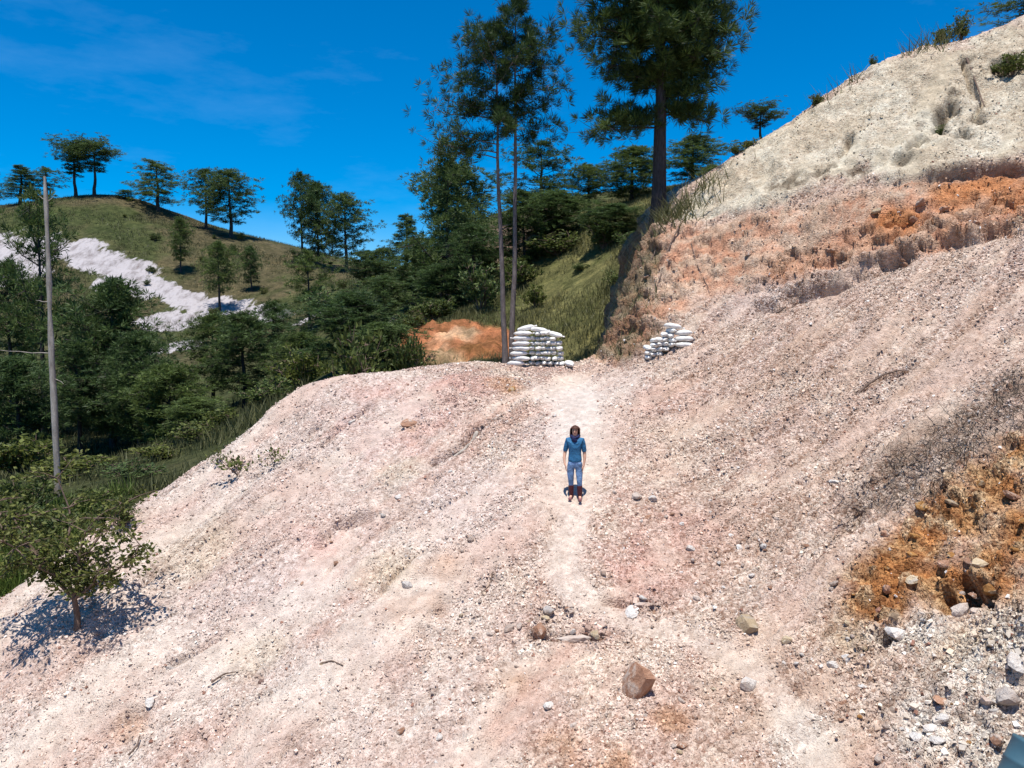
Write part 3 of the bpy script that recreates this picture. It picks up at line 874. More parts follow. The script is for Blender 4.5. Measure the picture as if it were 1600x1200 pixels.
def pine_meshes(name, seed, h=10.0, cb=0.35, spread=2.2, prof='oval', nb=38, r0=0.16, tuft=0.40, K=16, width=0.055, lean=(0, 0), dens=1.0, limbs=None, bole=None, droop=0.0, bare=0, rise=(-0.1, 0.8), wob=0.006, s0=0.28):
    rg = np.random.default_rng(seed)
    zz = np.linspace(0, h, 12)
    sway = np.cumsum(rg.normal(0, wob * h, (12, 2)), 0)
    sway -= sway[0]
    tp = np.stack([lean[0] * zz / h + sway[:, 0] * 0.5, lean[1] * zz / h + sway[:, 1] * 0.5, zz], 1)
    tr = r0 * (1 - 0.88 * (zz / h) ** 1.1) + 0.35 * r0 * np.exp(-zz / (0.035 * h))
    tp[0, 2] = -0.03 * h
    wood = [tube(tp, tr, 9)]
    def trunk_at(z):
        return np.array([np.interp(z, zz, tp[:, 0]), np.interp(z, zz, tp[:, 1]), z])
    P_, D_, S_, H_ = [], [], [], []
    def prof_f(t):
        if prof == 'cone':
            return 1.05 - 0.85 * t
        if prof == 'umbrella':
            return 0.25 + 0.2 * t if t < 0.35 else max(0.25, math.sqrt(max(0.0, 1 - ((t - 0.66) / 0.42) ** 2)))
        if prof == 'layered':
            return (0.95 - 0.6 * t) * (0.65 + 0.5 * (math.sin(t * 19 + seed) > 0))
        return max(0.22, math.sin(math.pi * (0.12 + 0.86 * t)) ** 0.8)
    br = []
    for i in range(nb):
        t = ((i + rg.random()) / nb) ** 0.9
        z = h * (cb + (1 - cb) * t * 0.985)
        L = spread * prof_f(t) * (0.6 + 0.55 * rg.random())
        az = i * 2.4 + rg.normal(0, 0.4)
        el = rise[0] + (rise[1] - rise[0]) * t + rg.normal(0, 0.13)
        br.append((z, az, el, L, rg.uniform(0.05, 0.35) - droop))
    if limbs:
        br += limbs
    for z, az, el, L, up in br:
        p = trunk_at(min(z, h * 0.985))
        d = np.array([math.cos(az) * math.cos(el), math.sin(az) * math.cos(el), math.sin(el)])
        c = curve(p, d, L, (0, 0, up), 6, rg)
        rb = np.linspace(0.020, 0.006, 6) * (0.6 * L + 0.35) * (r0 / 0.16) ** 0.5
        wood.append(tube(c, rb, 5))
        nt = max(4, int(dens * 1.45 * (4 + 8.5 * L / (tuft / 0.4))))
        for s in np.sort(rg.uniform(s0, 1.02, nt)):
            k = min(4.999, s * 5)
            a = int(k)
            b = c[a] + (c[min(a + 1, 5)] - c[a]) * (k - a)
            lat = rg.normal(0, 1, 3) * np.array([1, 1, 0.8])
            off = lat * 0.17 * L * (0.35 + 0.75 * s) + np.array([0, 0, 0.04 * L])
            dd = d * 0.5 + off / (np.linalg.norm(off) + 1e-6) * 0.5 + np.array([0, 0, 0.45])
            P_.append(b + off)
            D_.append(dd / np.linalg.norm(dd))
            S_.append(tuft * rg.uniform(0.75, 1.25))
            if rg.random() < 0.35:
                wood.append(tube(np.array([b, b + off * 0.5 + [0, 0, -0.02], b + off]), np.array([0.012, 0.009, 0.005]) * (0.3 + L * 0.35), 3))
    for i in range(bare):
        z = h * (0.15 + (cb - 0.1) * rg.random())
        az = rg.random() * 6.28
        c = curve(trunk_at(z), np.array([math.cos(az), math.sin(az), rg.uniform(-0.3, 0.2)]), rg.uniform(0.3, 1.0) * spread * 0.4, (0, 0, 0.1), 5, rg)
        wood.append(tube(c, np.linspace(0.02, 0.004, 5) * (r0 / 0.16), 4))
    top = trunk_at(h)
    for k in range(int(6 * dens) + 3):
        P_.append(top + rg.normal(0, 0.12, 3) * spread * 0.5)
        D_.append(np.array([0, 0, 1.0]))
        S_.append(tuft)
    P_, D_, S_ = np.array(P_), np.array(D_), np.array(S_)
    sh = rg.random(len(P_))
    nv, nf, nc = needles(P_, D_, S_, K, width, rg, sh)
    wv, wf = join(wood)
    rmax = np.percentile(np.abs(P_[:, 0] - lean[0] * P_[:, 2] / h), 96) + tuft * 0.5
    return mesh_np(name + '_trunk', wv, wf, smooth=True), mesh_np(name + '_crown', nv, nf, col=nc), rmax

def plant(name, trunk, crown, loc, label, cat, group=None, rotz=0.0, scale=(1, 1, 1), wood=None, leaf=None, tname='trunk'):
    e = empty(name, loc, label, cat, group, rotz, scale)
    link(tname, trunk, wood or M_BARK, e)
    link('crown', crown, leaf or M_NEEDLE, e)
    return e

TP = {}
for key, kw in {
    'umbrella': dict(cb=0.42, spread=2.6, prof='umbrella', nb=36),
    'umbrella2': dict(cb=0.5, spread=2.6, prof='umbrella', nb=34, bare=3),
    'cone': dict(cb=0.12, spread=2.1, prof='cone', nb=48, rise=(-0.15, 0.5)),
    'oval': dict(cb=0.22, spread=2.3, prof='oval', nb=44),
    'oval2': dict(cb=0.28, spread=2.5, prof='oval', nb=40, dens=0.9),
    'layered': dict(cb=0.2, spread=3.2, prof='layered', nb=34, rise=(-0.05, 0.25), dens=1.1),
    'ragged': dict(cb=0.3, spread=2.4, prof='oval', nb=24, dens=0.95, bare=5),
    'full': dict(cb=0.08, spread=2.9, prof='oval', nb=60, tuft=0.46),
    'full2': dict(cb=0.14, spread=2.7, prof='oval', nb=54, tuft=0.46),
}.items():
    TP[key] = pine_meshes(key, abs(hash(key)) % 1000 if False else sum(map(ord, key)), **kw)

def tree(u, d, vtop, w, kind, label, group, near=False, cat='pine tree', vbase=None, leaf=None, seed=[0]):
    """a pine of the photograph: stands on the ground at distance d, as tall as its top at vtop asks"""
    seed[0] += 1
    a, _ = ray(u, 560)
    x = a * d
    z = (ground_z(x, d) if near else hill_z(x, d)) - 0.05
    if vbase is not None:
        z = min(z, ray(u, vbase)[1] * d)
    h = ray(u, vtop)[1] * d - z
    tr, cr, rm = TP[kind]
    s = (w * 0.5 / FPX * d) / rm
    return plant('pine_tree', tr, cr, (x, d, z), label, cat, group, rotz=(seed[0] * 1.9) % 6.28, scale=(s, s, h / 10.3), leaf=leaf)

g = 'pines along the crest of the far left hill'
tree(-2, 150, 232, 30, 'cone', 'dark pine cut off by the left edge on the far left crest', g)
tree(42, 148, 258, 56, 'cone', 'slim cone shaped pine on the far left crest, nearest the dead trunk', g)
tree(84, 149, 262, 50, 'ragged', 'small thin pine on the far crest behind the dead trunk tip', g)
tree(128, 147, 226, 68, 'umbrella', 'tall umbrella shaped pine on the far left crest, left of the close pair', g)
tree(157, 146, 227, 66, 'umbrella2', 'tall umbrella shaped pine on the far left crest, right of the close pair', g)
tree(205, 147, 297, 28, 'oval', 'smallest pine on the far left crest, right of the umbrella pair', g)
tree(254, 146, 252, 80, 'layered', 'wide layered pine on the far left crest with flat tiers', g)
tree(327, 142, 264, 64, 'oval2', 'rounded pine on the far crest with a clear thin stem, left of its twin', g)
tree(366, 139, 266, 74, 'oval', 'broad rounded pine low on the far crest, right of its twin', g)
tree(476, 128, 270, 56, 'oval2', 'tall narrow pine leftmost in the trio at the low end of far crest', g)
tree(500, 126, 286, 62, 'full2', 'full dark pine in the middle of the trio at the low end of far crest', g)
tree(543, 122, 303, 72, 'oval', 'open crowned pine rightmost in the trio at the low end of far crest', g)
g = 'pines scattered on the grassy left hillside'
tree(287, 118, 340, 36, 'oval', 'small pine on the brown grass above the white scar', g)
tree(345, 105, 378, 58, 'oval2', 'lone round pine at the lower right end of the white scar', g)
tree(395, 112, 385, 34, 'oval', 'little pine on open grass right of the lone round pine', g)
tree(485, 84, 392, 66, 'ragged', 'dark ragged pine in the saddle under the crest trio', g)
tree(600, 92, 388, 56, 'full2', 'low bushy pine in the saddle between the two hills', g)
tree(636, 88, 335, 64, 'cone', 'dark pointed pine standing above the saddle gap', g)
tree(572, 98, 392, 50, 'full', 'squat bushy pine at the bottom of the sky gap', g)
tree(655, 80, 372, 62, 'oval', 'medium pine right beside the dark pointed pine of the saddle', g)
g = 'dark pines filling the left valley'
for a in [
    (15, 62, 408, 120, 'oval2', 'dark pine at left picture edge below the white scar'),
    (65, 58, 300, 105, 'ragged', 'tall sparse dark pine right behind the bare dead trunk'),
    (172, 56, 440, 150, 'full', 'broad dark green pine in front of the white scar'),
    (120, 52, 535, 110, 'oval2', 'shorter dark pine between the dead trunk and the broad valley pine'),
    (25, 46, 560, 130, 'full2', 'low dark pine at left edge under the valley trees'),
    (215, 50, 520, 105, 'oval', 'dark pine with bare lower stem just right of the broad valley pine'),
    (262, 47, 572, 120, 'full', 'rounded dark pine low in valley near the edge of the pile'),
    (330, 60, 492, 100, 'oval2', 'grey green pine left of the split pair near the pile edge'),
    (382, 56, 488, 110, 'oval', 'grey green pine with visible trunk above the pile edge'),
    (430, 62, 472, 92, 'oval2', 'loose grey green pine below the end of the white scar'),
    (300, 40, 622, 96, 'full2', 'small bushy pine beside the pile edge above the leafy plants'),
    (470, 52, 520, 84, 'full', 'bushy young pine just over the left shoulder of the pile'),
]:
    tree(*a, g)
g = 'pines and thicket trees behind the pile crest'
for a in [
    (545, 38, 458, 150, 'full', 'wide bushy dark tree right behind the left end of the crest'),
    (600, 34, 505, 120, 'full2', 'low dense bushy tree touching the crest beside the red bank'),
    (598, 55, 432, 110, 'oval2', 'loose dark pine behind the wide bushy crest tree'),
    (650, 60, 392, 100, 'oval', 'dark pine in front of the saddle, left of the tall twin pines'),
    (716, 58, 258, 128, 'full2', 'thick dark pine with broad crown left of the twin trunks'),
    (700, 50, 222, 100, 'layered', 'spindly pine reaching out to the left of the twin trunks'),
    (742, 46, 352, 90, 'oval', 'shaded pine right against the left twin trunk'),
    (690, 46, 415, 90, 'full', 'bushy dark pine above the red cut bank'),
    (842, 55, 222, 110, 'ragged', 'open pine rising right of the twin trunks'),
    (868, 50, 300, 130, 'full2', 'dense dark pine in the middle of the green hill'),
    (920, 54, 258, 90, 'oval2', 'dark pine with pale dead tip between twin pines and great pine'),
    (820, 48, 300, 90, 'full', 'bushy pine close behind the right twin trunk'),
    (985, 52, 232, 92, 'full', 'rounded dark pine behind the left side of the great trunk'),
    (1078, 48, 214, 100, 'oval', 'rounded dark pine behind the right side of the great trunk'),
    (1110, 44, 258, 54, 'full2', 'low dark pine peeping over the skyline right of the great trunk'),
    (960, 44, 320, 96, 'full2', 'low bushy pine left of the foot of the great trunk'),
]:
    tree(*a, g)
# ridge of the pale slope
def ridge_tree(u, v, vtop, w, kind, label):
    c = at(u, v + 5)
    d = c[1] + 2.2
    tree(u, d, vtop, w, kind, label, 'trees on the skyline of the pale slope', near=True)
ridge_tree(1182, 228, 170, 60, 'umbrella2', 'small flat topped crooked pine alone on the pale slope skyline')
ridge_tree(1612, 25, -40, 130, 'layered', 'dark pine at the top right corner above the pale slope')

# --- the great dark pine at the head of the cut
gp = np.array([ray(1028, 345)[0] * 29.6, 29.6, 0.0])
gz = ground_z(gp[0], gp[1]) - 0.25
L_, R_ = math.pi, 0.0
limbs = [(3.6, L_, 0.10, 2.4, -0.16), (3.5, L_ + 0.25, 0.02, 2.0, -0.1), (3.9, L_ - 0.3, 0.12, 1.9, -0.05), (3.9, R_, 0.0, 1.7, -0.05), (4.1, R_ + 0.3, -0.1, 1.9, -0.12), (4.5, R_ - 0.3, 0.0, 1.6, 0.05),
         (5.0, L_ + 0.1, 0.25, 2.1, 0.05), (5.3, L_ - 0.25, 0.2, 2.0, 0.0), (5.6, R_ + 0.1, 0.1, 2.2, 0.0), (5.7, R_ - 0.3, 0.12, 2.0, 0.08), (5.0, R_ + 0.2, 0.05, 1.8, 0.1),
         (6.4, L_ + 0.15, 0.15, 2.8, 0.02), (6.6, L_ - 0.2, 0.1, 2.9, 0.05), (7.0, L_, 0.22, 2.7, 0.05), (6.6, R_, 0.1, 2.6, 0.05), (6.9, R_ + 0.25, 0.15, 2.7, 0.0), (7.2, R_ - 0.2, 0.2, 2.5, 0.1),
         (7.6, L_ - 0.1, 0.2, 2.6, 0.1), (7.8, R_ + 0.1, 0.2, 2.5, 0.1), (8.2, L_ + 0.3, 0.25, 2.4, 0.1), (8.4, R_ - 0.2, 0.25, 2.3, 0.1)]
gt, gc, _ = pine_meshes('great_pine', 411, h=12.2, cb=0.37, spread=2.4, prof='oval', nb=46, s0=0.1, r0=0.28, tuft=0.40, K=40, width=0.028, dens=1.8, wob=0.003, limbs=limbs, rise=(-0.05, 0.5))
plant('pine_tree', gt, gc, (gp[0], gp[1], gz), 'great dark pine with thick trunk and heavy tiers at the head of the cut', 'pine tree', leaf=M_NEEDLE2)

# --- the two slender pines behind the sacks
d30 = 30.0
sA = d30 / FPX
def slender(u, seed, hgt, cbf, limbs, label, spread, lean, dz):
    a, _ = ray(u, 570)
    x = a * d30
    z = hill_z(x, d30 + dz) - 0.1
    tr, cr, _ = pine_meshes('slender_pine', seed, h=hgt, cb=cbf, spread=spread, prof='oval', nb=22, r0=0.115, tuft=0.32, K=30, width=0.03, dens=1.05, wob=0.005, limbs=limbs, lean=lean, bare=4, rise=(-0.05, 0.7))
    plant('pine_tree', tr, cr, (x, d30 + dz, z), label, 'pine tree', 'slender pines behind the tall stack of sacks', leaf=M_NEEDLE2, wood=M_PALEBARK)
slender(790, 512, 12.7, 0.66, [(8.2, L_, 0.05, 2.1, 0.05), (8.5, L_ + 0.5, 0.1, 1.9, 0.0), (9.4, L_ - 0.2, 0.15, 2.3, 0.05), (9.7, L_ + 0.3, 0.1, 1.9, 0.1), (10.4, L_, 0.2, 1.8, 0.1), (8.0, L_ + 0.2, 0.3, 2.0, -0.2), (11.0, L_ - 0.4, 0.3, 1.4, 0.1), (11.3, L_, 0.4, 1.2, 0.2)],
        'slender pine with leaning grey stem behind the sacks, left one of two', 1.5, (-0.25, 0), 0.0)
slender(800, 523, 13.7, 0.62, [(8.8, R_, 0.2, 1.5, 0.1), (9.6, R_ + 0.3, 0.2, 1.8, 0.1), (10.2, R_ - 0.3, 0.15, 1.7, 0.1), (11.0, R_ + 0.1, 0.2, 1.7, 0.1), (11.6, R_ - 0.2, 0.3, 1.5, 0.1), (12.2, R_, 0.4, 1.0, 0.1), (9.1, L_ + 0.6, 0.1, 0.9, 0.1)],
        'slender pine behind the sacks, right and taller one of two', 1.35, (0.30, 0), 0.25)

# --- bare dead pine on the left
a, _ = ray(92, 790)
dx, dd = a * 25.0, 25.0
dz0 = hill_z(dx, dd) - 0.2
hd_ = ray(76, 275)[1] * dd - dz0
e = empty('dead_tree', (dx, dd, dz0), 'bare grey dead pine trunk standing above the bushes left of the pile', 'dead tree')
zz = np.linspace(0, hd_, 14)
rg = np.random.default_rng(3)
tp = np.stack([-0.03 * zz / hd_ + np.cumsum(rg.normal(0, 0.008, 14)), np.cumsum(rg.normal(0, 0.008, 14)), zz], 1)
link('trunk', mesh_np('dead_trunk', *tube(tp, np.where(zz < hd_ - 0.8, 0.105 - 0.04 * zz / hd_ + rg.normal(0, 0.010, 14), 0.035), 10), smooth=True), M_GREYBARK, e)
for z, az, L, up in [(5.2, math.pi, 1.6, 0.05), (6.8, math.pi + 0.2, 0.4, 0.1), (4.4, -0.2, 0.35, -0.35), (hd_ - 0.75, 0.6, 0.3, 0.6), (hd_ - 0.7, 3.4, 0.22, 0.5)]:
    p = np.array([np.interp(z, zz, tp[:, 0]), np.interp(z, zz, tp[:, 1]), z])
    c = curve(p, np.array([math.cos(az), 0.3 * math.sin(az), 0.0]), L, (0, 0, up), 6, rg)
    link('branch', mesh_np('dead_branch', *tube(c, np.linspace(0.02, 0.006, 6), 5), smooth=True), M_GREYBARK, e)

# --- broad leaved bushes
def leaves(pos, dr, size, rg, fold=0.35):
    n = len(pos)
    d = dr + rg.normal(0, 0.6, (n, 3))
    d /= np.linalg.norm(d, axis=1, keepdims=True)
    s = np.cross(d, rg.normal(0, 1, (n, 3)))
    s /= np.linalg.norm(s, axis=1, keepdims=True)
    u = np.cross(s, d)
    L = size[:, None]
    v = np.stack([pos, pos + d * L * 0.5 + s * L * 0.27 + u * L * 0.1, pos + d * L, pos + d * L * 0.5 - s * L * 0.27 + u * L * 0.1], 1).reshape(-1, 3)
    f = np.arange(n * 4).reshape(-1, 4)
    c = np.repeat(np.clip(rg.random(n), 0, 1), 4)[:, None] * np.ones(3)
    return v, f, c

def bush_meshes(name, seed, h=1.3, r=1.0, stems=9, nl=1100, leaf=0.13, up=0.6, trunk=None):
    rg = np.random.default_rng(seed)
    wood, tips = [], []
    for k in range(stems):
        az = k * 2.4 + rg.normal(0, 0.4)
        el = rg.uniform(0.5, 1.35)
        L = h * rg.uniform(0.7, 1.05)
        d = np.array([math.cos(az) * math.cos(el), math.sin(az) * math.cos(el), math.sin(el)])
        p0 = np.array([0, 0, 0.0]) if trunk is None else np.array([0, 0, trunk])
        c = curve(p0, d, L, (0, 0, rg.uniform(-0.15, 0.2)), 6, rg)
        c[:, :2] *= r / h * 1.15
        wood.append(tube(c, np.linspace(0.022, 0.006, 6) * h, 5))
        for s in (2, 3, 4, 5):
            for q in range(3):
                dd = rg.normal(0, 1, 3)
                dd[2] = abs(dd[2]) * 0.7
                dd /= np.linalg.norm(dd)
                e2 = c[s] + dd * 0.28 * h * rg.uniform(0.4, 1.1)
                wood.append(tube(np.array([c[s], (c[s] + e2) / 2 + [0, 0, 0.02], e2]), np.array([0.010, 0.007, 0.004]) * h, 3))
                tips.append((c[s], e2))
    if trunk is not None:
        wood.append(tube(np.array([[0.0, 0, -0.12], [0.02, 0, trunk * 0.5], [0, 0, trunk], [0, 0, trunk + 0.1]]), np.array([0.055, 0.042, 0.038, 0.03]) * h * 0.8, 8))
    tips = np.array(tips)
    k = rg.integers(0, len(tips), nl)
    s = rg.uniform(0.25, 1.1, (nl, 1))
    pos = tips[k, 0] + (tips[k, 1] - tips[k, 0]) * s + rg.normal(0, 0.05 * h, (nl, 3))
    pos[:, 2] = np.maximum(pos[:, 2], 0.03)
    dr = (tips[k, 1] - tips[k, 0])
    dr /= np.linalg.norm(dr, axis=1, keepdims=True) + 1e-6
    dr[:, 2] += up
    v, f, c = leaves(pos, dr, leaf * rg.uniform(0.7, 1.3, nl), rg)
    wv, wf = join(wood)
    return mesh_np(name + '_stems', wv, wf, smooth=True), mesh_np(name + '_leaves', v, f, col=c)

BU = [bush_meshes('bush', 60 + k, h=1.3 + 0.2 * (k % 2), r=1.0, stems=9 + k, nl=1300, leaf=0.15) for k in range(4)]
def bush(u, d, vtop, w, label, group, k=0, mat=None, near=False, dist=False, cat='bush'):
    a, _ = ray(u, 700)
    x = a * d
    z = (ground_z(x, d) if near else hill_z(x, d)) - 0.05
    h = max(0.3, ray(u, vtop)[1] * d - z)
    s = w * 0.5 / FPX * d
    st, lv = BU[k % 4]
    e = empty('leafy_bush', (x, d, z), label, cat, group, rotz=(u * 0.37) % 6.28, scale=(s, s, h / 1.35))
    link('stem', st, M_TWIG, e)
    link('foliage', lv, mat or M_LEAFD, e)
    return e
g = 'green bushes below the left edge of the pile'
for a in [
    (25, 24, 748, 130, 'dark leafy bush left of the dead trunk foot', g, 0, M_LEAF),
    (70, 22, 800, 90, 'low bush between the dead trunk foot and the small oak', g, 1, M_LEAFD),
    (135, 24.5, 770, 110, 'bright green bush right of the dead trunk foot', g, 2, M_LEAF),
    (170, 22.6, 790, 90, 'bright leafy bush at the very edge of the pale pile', g, 3, M_LEAF),
    (205, 30, 730, 110, 'dark bush half hidden behind the pile edge', g, 1, M_LEAFD),
    (245, 34, 700, 110, 'grey green bush under the low valley pines', g, 2, M_LEAFD),
    (-15, 21, 805, 110, 'dark bush cut by the left picture edge', g, 3, M_LEAFD),
    (110, 33, 715, 150, 'shaded bush behind the dead trunk foot', g, 0, M_LEAFD),
    (30, 36, 690, 170, 'wide shaded bush low in the left valley', g, 2, M_LEAFD),
    (310, 36, 668, 90, 'brownish bush beside the pile edge below the valley pines', g, 3, M_GRASS),
    (345, 38, 640, 90, 'tawny bush just over the pile edge', g, 0, M_GRASS),
    (420, 40, 605, 100, 'dark bush touching the left skyline of the pile', g, 1, M_LEAFD),
    (60, 60, 632, 180, 'long dark bush far down in the left valley', g, 1, M_LEAFD),
    (165, 62, 640, 160, 'dark bush under the broad valley pine', g, 2, M_LEAFD),
    (470, 44, 560, 100, 'dark bush above the left shoulder of the pile', g, 3, M_LEAFD),
]:
    bush(*a)
g = 'shrubs on the green hill behind the crest'
for a in [
    (835, 41, 448, 46, 'dark round shrub alone on the grass above the tall stack', g, 0, M_LEAFD),
    (905, 43, 418, 40, 'small round shrub on the grass left of the cut', g, 1, M_LEAF),
    (940, 44, 350, 90, 'dense shrub high on the grass below the great pine', g, 2, M_LEAFD),
    (870, 47, 372, 100, 'wide shrub under the dense dark pine', g, 3, M_LEAFD),
    (810, 45, 405, 80, 'shrub right of the twin trunks halfway up', g, 0, M_LEAF),
    (750, 42, 432, 80, 'shrub left of the twin trunks above the red bank', g, 1, M_LEAFD),
    (680, 41, 470, 90, 'bright shrub on top of the red bank', g, 2, M_LEAF),
    (640, 40, 498, 80, 'dark shrub at the left end of the red bank', g, 3, M_LEAFD),
    (968, 38, 425, 60, 'dark shrub beside the left edge of the cut under the great pine', g, 0, M_LEAFD),
    (985, 41, 372, 70, 'dark bush in the shade left of the great trunk foot', g, 1, M_LEAFD),
    (640, 30, 538, 70, 'dark bush at the crest beside the red bank', g, 2, M_LEAFD),
    (560, 29, 548, 120, 'wide dark bush behind the left shoulder of crest', g, 3, M_LEAFD),
    (760, 50, 392, 80, 'dark shrub in front of the reddish hill patch', g, 2, M_LEAFD),
    (720, 62, 402, 90, 'dark shrub below the thick crowned pine', g, 0, M_LEAFD),
    (670, 66, 430, 110, 'dark shrub in the hollow behind the red bank', g, 1, M_LEAFD),
    (610, 70, 440, 110, 'dark shrub at the mouth of the saddle', g, 3, M_LEAFD),
    (530, 72, 470, 120, 'dark shrub below the crest trio', g, 1, M_LEAFD),
]:
    bush(*a)
g = 'low scrub dotted over the far left hillside'
rs = np.random.default_rng(41)
for k in range(24):
    u, d = rs.uniform(90, 540), rs.uniform(98, 140)
    vt = 600 - FPX * 0
    a, _ = ray(u, 600)
    z = hill_z(a * d, d)
    st, lv = BU[k % 4]
    r = rs.uniform(0.35, 1.0)
    e = empty('leafy_bush', (a * d, d, z - 0.05), 'low dark scrub bush dotted on the grass of the far left hillside', 'bush', g, rotz=k * 1.3, scale=(r * 1.2, r * 1.2, r))
    link('stem', st, M_TWIG, e)
    link('foliage', lv, M_LEAFD, e)
def ridge_bush(u, v, vtop, w, label, k, mat):
    c = at(u, v + 4)
    bush(u, c[1] + 0.8, vtop, w, label, 'bushes on the skyline of the pale slope', k, mat, near=True)
ridge_bush(1160, 245, 226, 40, 'low dark bush beside the flat topped crooked pine', 0, M_LEAFD)
ridge_bush(1142, 260, 244, 34, 'very low dark bush lowest on the pale slope skyline', 1, M_LEAFD)
ridge_bush(1262, 182, 150, 32, 'small leaning bush midway up the pale slope skyline', 2, M_LEAFD)
ridge_bush(1478, 70, 32, 36, 'dense green bush on top of the pale slope', 3, M_LEAFD)
ridge_bush(1448, 75, 44, 36, 'thin see through bush left of the dense bush on pale slope top', 0, M_LEAF)
ridge_bush(1345, 125, 108, 16, 'tiny tuft bush on the steep part of the skyline', 1, M_LEAF)
# plants growing on the bare slopes
def slope_bush(u, v, h, r, label, k, mat):
    c = at(u, v)
    z = ground_z(c[0], c[1]) - 0.04
    e = empty('leafy_bush', (c[0], c[1], z), label, 'bush', 'plants rooted in the bare slopes', rotz=u * 0.3, scale=(r, r, h / 1.35))
    st, lv = BU[k]
    link('stem', st, M_TWIG, e)
    link('foliage', lv, mat, e)
slope_bush(1582, 118, 0.75, 0.62, 'grey green bush growing out of the pale slope near its top', 0, M_LEAFD)
slope_bush(1472, 185, 0.3, 0.3, 'dark little plant in the erosion crack of the pale slope', 1, M_LEAFD)
slope_bush(1560, 108, 0.3, 0.3, 'dark little plant left of the bush on the pale slope', 2, M_LEAFD)

M_DRY = leaf_mat('dry_reddish_leaves', (0.06, 0.025, 0.016), (0.16, 0.075, 0.045), 0.2)
slope_bush(192, 822, 0.55, 0.4, 'dry reddish brown bush at the pale edge of the pile above the small oak', 3, M_DRY)
SP = [bush_meshes('seedling', 80 + k, h=0.6, r=0.55, stems=5, nl=60, leaf=0.13, up=0.2) for k in range(2)]
for u, v, s, k, lab in [(372, 738, 1.15, 0, 'olive seedling with few broad leaves on the pile left edge'), (428, 722, 0.75, 1, 'smaller olive seedling right of the other on the pile left edge'), (340, 722, 0.6, 1, 'smallest olive seedling at the pile left edge')]:
    c = at(u, v)
    e = empty('seedling', (c[0], c[1], ground_z(c[0], c[1]) - 0.03), lab, 'seedling', 'seedlings on the pile left edge', rotz=u, scale=(s, s, s))
    link('stem', SP[k][0], M_TWIG, e)
    link('foliage', SP[k][1], M_LEAF, e)

# --- the small oak on the left flank with its own shadow on the ground
oc_ = at(120, 990)
rg = np.random.default_rng(19)
wood, tips = [], []
trunk_c = np.array([[0, 0, -0.15], [0.02, 0, 0.25], [-0.03, 0.02, 0.55], [-0.10, 0.0, 0.85]])
wood.append(tube(trunk_c, np.array([0.058, 0.044, 0.038, 0.032]), 8))
fork = trunk_c[2]
limb_list = [(fork, (-0.62, 0.1, 0.75), 1.9), (fork, (0.25, -0.2, 0.9), 1.5), (trunk_c[3], (-0.2, 0.35, 0.95), 1.7), (fork, (0.75, 0.2, 0.55), 1.25), (trunk_c[3], (-0.5, -0.4, 0.6), 1.2), (trunk_c[3], (0.35, 0.5, 0.8), 1.4), (fork, (0.6, -0.35, 0.45), 1.0), (trunk_c[3], (-0.85, 0.05, 0.8), 1.7)]
for p, d, L in limb_list:
    d = np.array(d) / np.linalg.norm(d)
    c = curve(p, d, L, (0, 0, 0.08), 6, rg)
    wood.append(tube(c, np.linspace(0.034, 0.008, 6), 6))
    for s in (1, 2, 3, 4, 5):
        for q in range(4):
            dd = rg.normal(0, 1, 3)
            dd[2] = dd[2] * 0.6 + 0.25
            dd /= np.linalg.norm(dd)
            e2 = c[s] + dd * rg.uniform(0.2, 0.5) * (1.15 if s > 2 else 0.6)
            if e2[2] < 0.78:
                continue
            wood.append(tube(np.array([c[s], (c[s] + e2) / 2 + [0, 0, 0.03], e2]), np.array([0.012, 0.008, 0.004]), 4))
            tips.append((c[s], e2))
tips = np.array(tips)
nl = 4000
k = rg.integers(0, len(tips), nl)
s = rg.uniform(0.35, 1.1, (nl, 1))
pos = tips[k, 0] + (tips[k, 1] - tips[k, 0]) * s + rg.normal(0, 0.07, (nl, 3))
dr = tips[k, 1] - tips[k, 0]
dr /= np.linalg.norm(dr, axis=1, keepdims=True)
dr[:, 2] += 0.2
lv, lf, lc = leaves(pos, dr, 0.088 * rg.uniform(0.7, 1.3, nl), rg)
wv, wf = join(wood)
plant('oak_tree', mesh_np('oak_trunk', wv, wf, smooth=True), mesh_np('oak_crown', lv, lf, col=lc), (oc_[0], oc_[1], ground_z(oc_[0], oc_[1])), scale=(1.3, 1.3, 1.12), label=
      'small leafy oak alone on the left flank of the pile over its own shadow', cat='oak tree', wood=M_TWIG, leaf=leaf_mat('oak_leaves', (0.040, 0.056, 0.014), (0.20, 0.215, 0.055), 0.35))

# --- grass: uncountable, one object for each stand
def blades(pos, h, width, rg, lean=0.35):
    n = len(pos)
    az = rg.random(n) * 6.28
    side = np.stack([np.cos(az), np.sin(az), np.zeros(n)], 1) * (width * h)[:, None]
    tip = pos + np.stack([rg.normal(0, lean, n) * h, rg.normal(0, lean, n) * h, h], 1)
    v = np.stack([pos - side, pos + side, tip], 1).reshape(-1, 3)
    c = np.repeat(rg.random(n), 3)[:, None] * np.ones(3)
    return v, np.arange(n * 3).reshape(-1, 3), c
def scatter_hill(n, u0, u1, d0, d1, hh, rg, keep=None):
    u = rg.uniform(u0, u1, n)
    d = rg.uniform(d0, d1, n)
    x = (u - 800) / FPX * d * 1.0
    z = far_f(x, d)
    p = np.stack([x, d, z + 0.02], 1)
    cl = fbm(p * np.array([0.5, 0.5, 0.0]), 3, 301)
    ok = cl + rg.normal(0, 0.15, n) > -0.15
    if keep is not None:
        ok &= keep(p)
    p = p[ok]
    return p, hh * rg.uniform(0.5, 1.4, len(p)) * (1 + 0.6 * np.clip(cl[ok], -0.5, 1))
rg = np.random.default_rng(77)
redc = np.array([fat(700, 530), fat(745, 535), fat(660, 535)])
